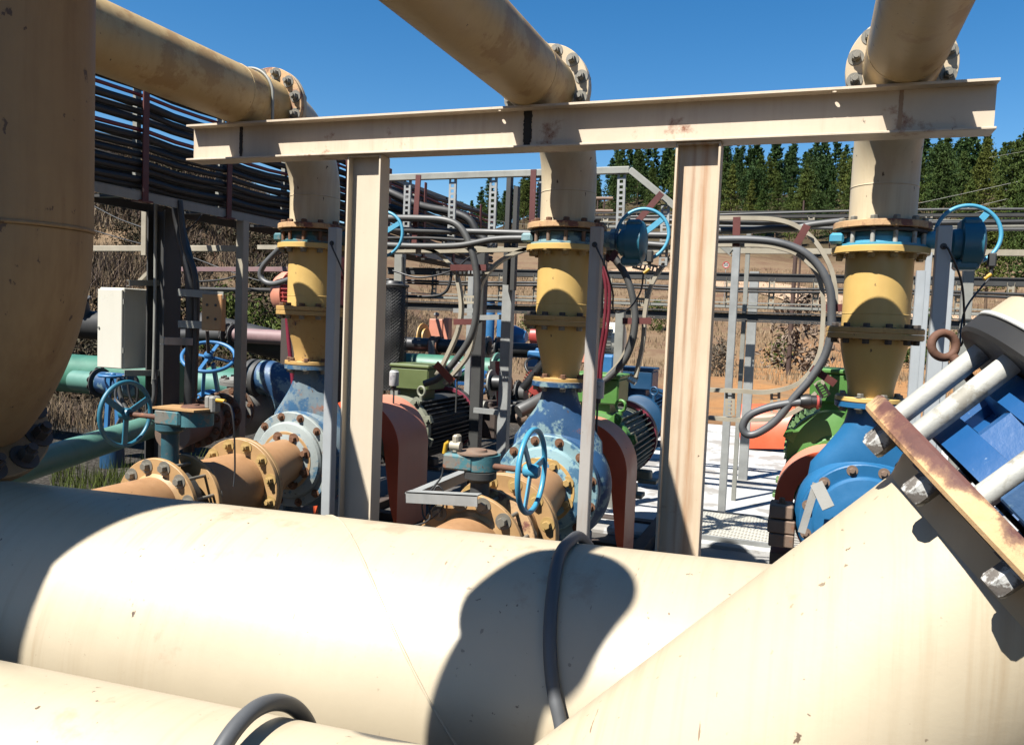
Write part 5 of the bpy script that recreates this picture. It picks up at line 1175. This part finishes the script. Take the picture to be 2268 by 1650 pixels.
# expanded metal walkway
gx0, gx1, gy0, gy1, gz = -.95, .2, 6.3, 7.2, .10
t = thing('walkway_grating', 'pale expanded-metal walkway panel on the edge of the concrete slab', 'grating', ((gx0+gx1)/2, (gy0+gy1)/2, .09))
mb = MB(); st = .052
k = int((gx1-gx0+gy1-gy0)/st)
for i in range(k):
    for s in (0, 1):
        u = i*st; a_ = A(min(u, gx1-gx0), max(0, u-(gx1-gx0)), 0); b_ = A(max(0, u-(gy1-gy0)), min(u, gy1-gy0), 0)
        if s: a_[0] = gx1-gx0-a_[0]; b_[0] = gx1-gx0-b_[0]
        if np.linalg.norm(a_-b_) > .01: mb.bar(a_+A(gx0, gy0, gz+.004*s), b_+A(gx0, gy0, gz+.004*s), .014, .006)
obj('mesh_panel', mb, M['white'], t)
mb = MB()
for a_, b_ in (((gx0, gy0), (gx1, gy0)), ((gx1, gy0), (gx1, gy1)), ((gx1, gy1), (gx0, gy1)), ((gx0, gy1), (gx0, gy0))): mb.bar((*a_, gz-.01), (*b_, gz-.01), .03, .05)
obj('frame', mb, M['galv'], t)
# road
def drape(P, w, h=.06):
    P = np.array(P); V = []; Fs = []
    for i, p in enumerate(P):
        tt = P[min(i+1, len(P)-1)]-P[max(i-1, 0)]; n_ = unit(A(-tt[1], tt[0], 0))
        for s in (-1, -.33, .33, 1): q = p+n_*s*w/2; V.append((q[0], q[1], float(terrain(q[0], q[1]))+h))
    for i in range(len(P)-1):
        for j in range(3): Fs.append((i*4+j, i*4+j+1, i*4+5+j, i*4+4+j))
    return V, Fs
def polar(px, d): a_ = math.atan((px-CX)/F)-psi; return A(d*math.sin(a_), d*math.cos(a_), 0)
M['road'] = paint('pale_dirt', (.52, .36, .24), .95, .12, 0, 0, 0, .4, .3, spec=.1)
rp = bez([polar(1380, 96), polar(1520, 88), polar(1660, 80), polar(1780, 74), polar(1950, 62), polar(2200, 58), polar(2500, 62)], 14)
Vr, Fr = drape(rp, 5.5, .12); me = mesh_from(Vr, Fr, 'dirt_road', M['road'], 0); o = bpy.data.objects.new('dirt_road', me); COL.objects.link(o); struct(o)
# ------------------------------------------------------------------ dry grass
def leafmat(name, c0, c1, c2=None, trans=.0, scale=1.2, rough=.7):
    m, nt, b = nodes(name); tc = N(nt, 'ShaderNodeTexCoord').outputs['Object']
    oi = N(nt, 'ShaderNodeObjectInfo')
    c0, c1 = np.array(c0)*ALBG, np.array(c1)*ALBG; c2 = None if c2 is None else np.array(c2)*ALBG
    n = noise(nt, tc, scale, 5, .7); c = mix(nt, ramp(nt, n, [(.35, 0.), (.65, 1.)]), c0, c1)
    if c2 is not None: c = mix(nt, math_(nt, 'MULTIPLY', oi.outputs['Random'], .75), c, c2)
    nt.links.new(c, b.inputs['Base Color']); b.inputs['Roughness'].default_value = rough; b.inputs['Specular IOR Level'].default_value = .15
    return m
M['straw'] = leafmat('dry_straw', (.16, .10, .055), (.50, .38, .24), scale=.9)
M['straw2'] = leafmat('field_straw', (.30, .19, .10), (.62, .46, .28), scale=.7)
M['weed'] = leafmat('green_grass', (.05, .09, .012), (.20, .24, .05), scale=3)
def blades(name, n, az0, az1, d0, d1, hmin, hmax, w, m, label, clump=None, dens=None, seed=1, lean=.35):
    r = np.random.default_rng(seed); az = np.radians(r.uniform(az0, az1, n)); d = np.sqrt(r.uniform(d0**2, d1**2, n)) if clump != 'near' else d0*(d1/d0)**r.random(n)
    x = d*np.sin(az); y = d*np.cos(az)
    k = vnoise(x, y, 1.3, 21)*.6+vnoise(x, y, .45, 9)*.4
    keep = k > (.42 if dens is None else dens); x, y, d, k = x[keep], y[keep], d[keep], k[keep]; n = len(x)
    z = terrain(x, y)-.05; h = (hmin+(hmax-hmin)*r.random(n)**1.6)*(.5+k); th_ = r.uniform(0, 2*PI, n); la = r.uniform(0, lean, n)*h; lt_ = r.uniform(0, 2*PI, n)
    ww = w*(.6+.8*r.random(n))*np.clip(d/18, .6, 3)
    dx, dy = np.cos(th_)*ww, np.sin(th_)*ww; lx, ly = np.cos(lt_)*la, np.sin(lt_)*la
    P = np.empty((n, 5, 3))
    P[:, 0] = np.stack([x-dx, y-dy, z], 1); P[:, 1] = np.stack([x+dx, y+dy, z], 1)
    P[:, 2] = np.stack([x+dx*.7+lx*.35, y+dy*.7+ly*.35, z+h*.55], 1); P[:, 3] = np.stack([x-dx*.7+lx*.35, y-dy*.7+ly*.35, z+h*.55], 1)
    P[:, 4] = np.stack([x+lx, y+ly, z+h], 1)
    me = bpy.data.meshes.new(name); me.vertices.add(n*5); me.vertices.foreach_set('co', P.ravel())
    base = np.arange(n)[:, None]*5; loops = np.concatenate([base+A(0, 1, 2, 3).astype(int), base+A(3, 2, 4).astype(int)], 1).ravel()
    me.loops.add(n*7); me.loops.foreach_set('vertex_index', loops.astype(np.int32)); me.polygons.add(n*2)
    st = np.stack([np.arange(n)*7, np.arange(n)*7+4], 1).ravel(); me.polygons.foreach_set('loop_start', st.astype(np.int32)); me.update(calc_edges=True)
    me.validate(); me.materials.append(m); o = bpy.data.objects.new(name, me); COL.objects.link(o); struct(o, 'stuff'); o['label'] = label; o['category'] = 'grass'
    return o
blades('dry_grass', 170000, -58, -24, 12, 44, .12, .55, .008, M['straw'], 'tangled dry grass covering the slope at the left', dens=.36, seed=3, lean=.8)
blades('dry_scrub', 110000, -58, -24, 12.5, 44, .12, .5, .012, leafmat('grey_brown_scrub', (.05, .035, .03), (.22, .15, .115), scale=1.5), 'dark twiggy scrub growing through the dry grass of the slope', dens=.45, seed=5, lean=.9)
blades('field_grass', 90000, -27, 16, 26, 95, .10, .4, .010, M['straw2'], 'short dry grass over the field behind the yard', dens=.45, seed=4)
blades('green_grass', 5000, -50, -40, 6.2, 9.5, .1, .35, .006, M['weed'], 'green grass patch between the pipes at the left', dens=.3, seed=6)
# ------------------------------------------------------------------ trees
PINE = [leafmat('pine_needles_dark', (.018, .060, .014), (.085, .155, .035), (.14, .19, .035), scale=.6), leafmat('pine_needles_light', (.04, .09, .016), (.14, .215, .04), (.21, .22, .036), scale=.6)]
M['bark'] = paint('pine_bark', (.16, .11, .075), .9, .3, 0, 0, 0, 3, .5, spec=.1)
def crown_mesh(name, seed, h, base, rad, kind, m, nb=70, per=13, sz=.42):
    r = np.random.default_rng(seed); C = []
    for i in range(nb):
        u = r.random()**.85; z = base+(h-base)*(u if kind != 'cone' else (round(u*13)+.5*r.random())/13); a_ = r.uniform(0, 2*PI)
        prof = min(1.0, (1-u)**.72*1.05) if kind == 'cone' else math.sqrt(max(0, 1-((u-.42)/.62)**2))
        L = rad*max(prof, .07)*r.uniform(.55, 1.15); droop = r.uniform(-.12, .22)*L
        for j in range(per):
            t = (j+.6+r.random()*.5)/per; t = t**.7
            C.append((math.cos(a_)*L*t+r.normal()*.16*rad*.3, math.sin(a_)*L*t+r.normal()*.16*rad*.3, z+droop*t+r.normal()*.14))
    C = np.array(C); n = len(C)
    ax = r.normal(size=(n, 3)); ax[:, 2] = np.abs(ax[:, 2])*.6; ax /= np.linalg.norm(ax, axis=1)[:, None]
    b_ = np.cross(ax, r.normal(size=(n, 3))); b_ /= np.linalg.norm(b_, axis=1)[:, None]; c_ = np.cross(ax, b_)
    s = sz*(.45+.9*r.random(n))[:, None]; s2 = s*(.22+.25*r.random(n))[:, None]
    P = np.stack([C-b_*s, C-c_*s2+ax*s*.12, C+b_*s, C+c_*s2-ax*s*.1], 1).reshape(-1, 3)
    c2 = np.cross(b_, c_); P2 = np.stack([C-b_*s*.9+c2*s*.25, C-c2*s2, C+b_*s*.9-c2*s*.25, C+c2*s2], 1).reshape(-1, 3)
    V = np.concatenate([P, P2]); Fs = [tuple(range(4*i, 4*i+4)) for i in range(2*n)]
    me = bpy.data.meshes.new(name); me.from_pydata([tuple(q) for q in V], [], Fs); me.materials.append(m); return me
def trunk_mesh(seed, h, r0, limbs=9, base=.3):
    r = np.random.default_rng(seed); mb = MB(); zz = np.linspace(-.5, h*.95, 9)
    P = [A(.10*math.sin(z*.5+seed), .10*math.cos(z*.4+seed), z) for z in zz]; mb.tube(P, list(np.linspace(r0, r0*.18, 9)), 8)
    for i in range(limbs):
        z = h*(base+(.9-base)*i/limbs); a_ = r.uniform(0, 6.3); L = h*.16*(1.1-i/limbs)
        mb.tube([A(0, 0, z), A(math.cos(a_)*L*.5, math.sin(a_)*L*.5, z+.1*L), A(math.cos(a_)*L, math.sin(a_)*L, z+.3*L)], [r0*.28, r0*.18, r0*.07], 5)
    return mesh_from(np.concatenate(mb.v), mb.f, 'trunk', M['bark'], 50)
VAR = []
for i in range(6):
    h = [13, 15, 12, 14, 16, 13][i]; kind = 'round' if i == 2 else 'cone'; rad = [3.3, 2.6, 2.9, 3.5, 2.8, 3.1][i]
    VAR.append((crown_mesh('crown', 20+i, h, h*(.30 if kind == 'round' else .22), rad, kind, PINE[0 if i % 2 == 0 else 1], nb=230, per=17, sz=.225 if kind == 'round' else .20), trunk_mesh(40+i, h, .19), h, kind))
TL = {'round': 'bushy dark green pine in the forest on the far hillside', 'cone': 'slim pointed dark pine in the forest on the far hillside'}
def tree(x, y, v, sc, label=None, group='pines of the hillside forest', name='pine_tree', crown=None):
    cm, tm, h, kind = VAR[v]; z = float(terrain(x, y))
    t = thing(name, label or TL[kind], 'tree', (x, y, z), group if label is None else None)
    t.rotation_euler = (0, 0, rng.uniform(0, 6.28)); t.scale = (sc, sc, sc*rng.uniform(.92, 1.1))
    for nm, me in (('crown', cm), ('trunk', tm)): o = bpy.data.objects.new(nm, me); COL.objects.link(o); o.parent = t
    return t
placed = []
cnt = 0
for dd_, stp in ((131, 4.5), (141, 4.8), (153, 5.4), (168, 5.8), (186, 6.0), (204, 6.2)):
    a0, a1 = {131: (-6, 15.5), 141: (-8, 15.5), 153: (-11, 15), 168: (-17, 14), 186: (-21.5, 10), 204: (-24.3, 6)}[dd_]
    s_ = a0
    while s_ < a1:
        a_ = math.radians(s_+rng.uniform(-.5, .5)); d = dd_+rng.uniform(-4, 4)
        v = int(rng.integers(0, 6)); sc = rng.uniform(.62, 1.2)*(.8 if s_ < -14 else 1)
        if cnt < 294: tree(d*math.sin(a_), d*math.cos(a_), v, sc); cnt += 1
        s_ += math.degrees(stp/dd_)*rng.uniform(.8, 1.2)*1.08
# the wood behind them, one mass
r_ = np.random.default_rng(77); Vs = []
lo = np.array([q.co for q in crown_mesh('tmp_crown', 5, 13, 2.5, 3.2, 'cone', PINE[0], nb=80, per=9, sz=.42).vertices]); lo2 = np.array([q.co for q in crown_mesh('tmp_crown', 6, 14, 3.0, 2.9, 'cone', PINE[0], nb=80, per=9, sz=.45).vertices])
for i in range(330):
    a_ = math.radians(r_.uniform(-25, 16)); d = r_.uniform(206, 268); x_, y_ = d*math.sin(a_), d*math.cos(a_); q = r_.uniform(.5, 1.25)*(.8 if math.degrees(a_) < -14 else 1); th_ = r_.uniform(0, 6.3)
    P = (lo if i % 2 else lo2)*q; Vs.append(np.stack([P[:, 0]*math.cos(th_)-P[:, 1]*math.sin(th_)+x_, P[:, 0]*math.sin(th_)+P[:, 1]*math.cos(th_)+y_, P[:, 2]+float(terrain(x_, y_))-1.0], 1))
Vs = np.concatenate(Vs); nq = len(Vs)//4; me = bpy.data.meshes.new('far_wood'); me.vertices.add(len(Vs)); me.vertices.foreach_set('co', Vs.ravel()); me.loops.add(nq*4); me.loops.foreach_set('vertex_index', np.arange(nq*4, dtype=np.int32)); me.polygons.add(nq); me.polygons.foreach_set('loop_start', np.arange(nq, dtype=np.int32)*4); me.update(calc_edges=True); me.materials.append(PINE[0])
o = bpy.data.objects.new('far_wood', me); COL.objects.link(o); struct(o, 'stuff'); o['label'] = 'dark pine wood covering the upper hillside behind the nearer pines'; o['category'] = 'forest'
for px, d, v, sc, lab in ((2170, 62, 5, .55, 'young bushy pine nearest at the right, behind the handwheel'), (2235, 70, 3, .62, 'young broad pine at the right edge below the forest'), (2215, 84, 0, .7, 'young pine standing on the field edge at the far right'),
                          (2280, 58, 2, .6, 'young pine cut by the right edge of the view'), (2120, 90, 1, .6, 'young slim pine at the field edge right of the right stack')):
    p = polar(px, d); tree(p[0], p[1], v, sc, lab)
# bushes
def bush(px, d, w, label, m, seed, h=None, z=None, cat='bush', name='shrub'):
    p = polar(px, d); h = h or w*.9; me = crown_mesh('foliage', seed, h, h*.05, w*.5, 'round', m, nb=90, per=10, sz=w*.045)
    t = thing(name, label, cat, (p[0], p[1], float(terrain(p[0], p[1]))))
    o = bpy.data.objects.new('foliage', me); COL.objects.link(o); o.parent = t; return t
bush(1725, 40, 1.7, 'small green bush on the bare field right of the right column', PINE[1], 71)
bush(1185, 46, 2.2, 'round green bush beside the middle yellow spool', PINE[1], 72)
bush(1450, 52, 2.0, 'green bush on the field left of the right column', PINE[1], 73)
bush(1770, 34, 3.4, 'bare grey-brown bush on the field behind the right loop', leafmat('bare_twigs', (.26, .19, .14), (.50, .38, .28), scale=2), 74)
bush(505, 17.5, 1.6, 'green weed clump on the slope beside the yellow box', M['weed'], 75, 1.3)
bush(600, 15.5, 1.5, 'green weed clump at the slope foot beside the red motor', M['weed'], 76, 1.1)
bush(2040, 44, 3.0, 'dark green bush behind the posts right of the right stack', PINE[0], 77)
bush(1590, 30, 1.3, 'low grey bush by the edge of the right column', leafmat('grey_twigs', (.12, .1, .08), (.34, .28, .2), scale=2), 78)
sm = [crown_mesh('foliage', 90+i, 1.0, .02, .62, 'round', leafmat('slope_scrub', (.035, .028, .024), (.15, .105, .08), (.11, .10, .035), scale=2.5), nb=70, per=9, sz=.05) for i in range(3)]
for i in range(70):
    a_ = math.radians(rng.uniform(-54, -29)); d = rng.uniform(13.5, 36); x_, y_ = d*math.sin(a_), d*math.cos(a_)
    t = thing('shrub', 'low twiggy brown scrub bush on the dry slope at the left', 'bush', (x_, y_, float(terrain(x_, y_))-.1), 'scrub bushes on the dry slope')
    o = bpy.data.objects.new('foliage', sm[i % 3]); COL.objects.link(o); o.parent = t; q = rng.uniform(.7, 1.9); t.scale = (q, q, q*rng.uniform(.5, .8)); t.rotation_euler = (0, 0, rng.uniform(0, 6))
# poles, wires, sign
M['pole'] = paint('brown_timber_pole', (.075, .04, .028), .8, .2, 0, 0, 0, 3, .3)
def pole(label, px, d, ptop, r_, arms=0, name='utility_pole'):
    p = polar(px, d); z0 = float(terrain(p[0], p[1])); e = np.linalg.norm(p[:2]); rr_ = ray(px, ptop); zt = H+rr_[2]/math.hypot(rr_[0], rr_[1])*e
    t = thing(name, label, 'pole', (p[0], p[1], z0)); obj('shaft', MB().lathe((p[0], p[1], z0-.3), Z_, [(0, r_), (zt-z0+.3, r_*.75)], 14), M['pole'], t)
    for i in range(arms): obj('crossarm', MB().box((p[0], p[1], zt-.35-.8*i), (1.5, .12, .12)), M['pole'], t)
    return p, zt
pole('brown timber pole standing on the field behind the right loop', 1746, 33, 545, .10)
pole('slim dark pole beside the forest right of the right column', 1757, 70, 445, .09)
pole('distant pole with crossarms on the skyline left of the forest', 967, 150, 438, .14, 3)
pole('short dark pole on the field left of the right column', 1332, 60, 540, .08)
def wire(label, pts, d, r_=.02):
    P = []
    for x, y in pts: q = ray(x, y); P.append(OC+q/math.hypot(q[0], q[1])*d)
    solo('overhead_wire', MB().tube(bez(P, 8), r_, 5), M['galv_dull'], label, 'wire')
wire('highest overhead wire across the right of the forest', [(2010, 456), (2140, 428), (2320, 388)], 85, .018)
wire('overhead wire just above the right handwheel', [(1990, 492), (2140, 462), (2320, 420)], 85, .018)
wire('overhead wire meeting the right handwheel rim', [(1990, 505), (2140, 476), (2320, 436)], 85, .016)
wire('thin overhead wire left of the right elbow', [(1600, 520), (1760, 500), (1890, 484)], 95, .016)
wire('faint overhead wire against the sky at the right edge', [(2190, 350), (2320, 326)], 95, .012)
wire('faint overhead wire over the distant trees left of the middle stack', [(1010, 476), (1120, 492), (1200, 502)], 90, .016)
p, zt = None, None
d = 66; q = ray(1608, 587); P0 = OC+q/math.hypot(q[0], q[1])*d; Rg = .265
t = thing('speed_sign', 'round white speed limit sign with a red rim reading 50', 'sign', (P0[0], P0[1], float(terrain(P0[0], P0[1]))))
nd = unit(A(-P0[0], -P0[1], 0)); 
obj('disc', MB().lathe(P0-nd*.02, nd, [(0, Rg), (.02, Rg)], 36), M['white'], t)
M['sign_red'] = paint('sign_red', (.55, .05, .06), .5, .05, 0, 0, 0, 5, 0)
obj('red_rim', MB().ring(P0+nd*.012, nd, Rg, Rg*.76, .012, 40, .002), M['sign_red'], t)
obj('pole', MB().cyl(A(P0[0], P0[1], float(terrain(P0[0], P0[1]))-.2)-nd*.05, P0-nd*.05, .03, n=12), M['galv'], t)
tcv = bpy.data.curves.new('numerals', 'FONT'); tcv.body = '50'; tcv.size = .32; tcv.align_x = 'CENTER'; tcv.align_y = 'CENTER'; tcv.extrude = .003; tcv.offset = .006
tob = bpy.data.objects.new('tmp', tcv); COL.objects.link(tob); dg = bpy.context.evaluated_depsgraph_get(); tm = bpy.data.meshes.new_from_object(tob.evaluated_get(dg))
bpy.data.objects.remove(tob); xx = unit(np.cross(Z_, nd)); tm.materials.clear(); M['ink'] = paint('sign_ink', (.02, .025, .05), .5, .05, 0, 0, 0, 5, 0); tm.materials.append(M['ink'])
Lc = P0+nd*.008-wl(t); tm.transform(Matrix(((xx[0], 0, nd[0], Lc[0]), (xx[1], 0, nd[1], Lc[1]), (xx[2], 1, nd[2], Lc[2]), (0, 0, 0, 1))))
to = bpy.data.objects.new('numerals', tm); COL.objects.link(to); to.parent = t
# twin insulator rack on the far slope
d = 62; q = ray(1336, 440); P1 = OC+q/math.hypot(q[0], q[1])*d; q2 = ray(1336, 468); P2 = OC+q2/math.hypot(q2[0], q2[1])*d; xr = unit(np.cross(nd, Z_))*-1
t = thing('pole_platform', 'dark twin-beam pole structure on the slope below the forest', 'pole', (P1[0], P1[1], float(terrain(P1[0], P1[1]))))
for Pq in (P1, P2): obj('beam', MB().cyl(Pq-xr*.75, Pq+xr*.75, .13, n=14), M['rust_brown'], t)
for s in (-.4, .1): obj('leg', MB().cyl(A(P1[0], P1[1], float(terrain(P1[0], P1[1]))-.3)+xr*s, P1+xr*s, .06, n=10), M['pole'], t)
# ------------------------------------------------------------------ unseen pots added outside the frame to cast shadows on header and riser
for (ax_, ay_, k_, r1_, r2_, lab) in ((-.985, .43, 1., .090, .128, 'slim cream pot added as shadow caster above the view'), (-2.52, .33, 1., .47, .43, 'stout cream drum added as shadow caster above the view on the left')):
    t = thing('shadow_pot' if r1_ < .2 else 'shadow_drum', lab, 'valve' if r1_ < .2 else 'shadow caster', (ax_, ay_, 2.2))
    zz_ = .45 if r1_ < .2 else .55; ztop = .80 if r1_ < .2 else 2.1
    obj('pot', MB().lathe((ax_, ay_, 2.22), Z_, [(0, r1_*.5), (.02, r1_*.92), (zz_, r1_), (zz_+.03, r2_*.97), (zz_+.05, r2_), (ztop-.06, r2_), (ztop-.02, r2_*.8), (ztop, .02)], 48), M['cream'], t)
    obj('arm', MB().tube(bez([A(ax_, ay_+.03, 2.92), A(ax_-.04, ay_+.4, 3.0), A(-1.38, 1.55, 3.06), A(-1.42, 1.75, 2.96)], 8), .025, 12), M['cream'], t)
# ================================================================== light
sd = unit(SUN)
sun = bpy.data.lights.new('sun', 'SUN'); sun.energy = SUN_E; sun.angle = math.radians(.5); sun.color = (1, .965, .905)
so = bpy.data.objects.new('sun', sun); COL.objects.link(so); so.rotation_mode = 'QUATERNION'; so.rotation_quaternion = Vector(sd).to_track_quat('-Z', 'Y'); so.location = (-5, -8, 12)
w = bpy.data.worlds.new('World'); S.world = w; w.use_nodes = True; nt = w.node_tree; bg = nt.nodes['Background']
sk = nt.nodes.new('ShaderNodeTexSky'); sk.sky_type = 'NISHITA'; sk.sun_disc = False; sk.sun_elevation = math.asin(-sd[2]); sk.sun_rotation = math.atan2(-sd[0], -sd[1])
sk.altitude = 1500; sk.air_density = 1.15; sk.dust_density = .7; sk.ozone_density = 1.3
hs = nt.nodes.new('ShaderNodeHueSaturation'); hs.inputs['Saturation'].default_value = 1.42; nt.links.new(sk.outputs[0], hs.inputs['Color']); nt.links.new(hs.outputs[0], bg.inputs[0]); bg.inputs[1].default_value = SKY_E
S.view_settings.view_transform = 'Standard'; S.view_settings.look = 'None'; S.view_settings.exposure = EXPO; S.view_settings.gamma = 1
S.cycles.max_bounces = 6; S.cycles.diffuse_bounces = 1; S.cycles.glossy_bounces = 2; S.cycles.transmission_bounces = 1; S.cycles.transparent_max_bounces = 2
S.cycles.use_denoising = True
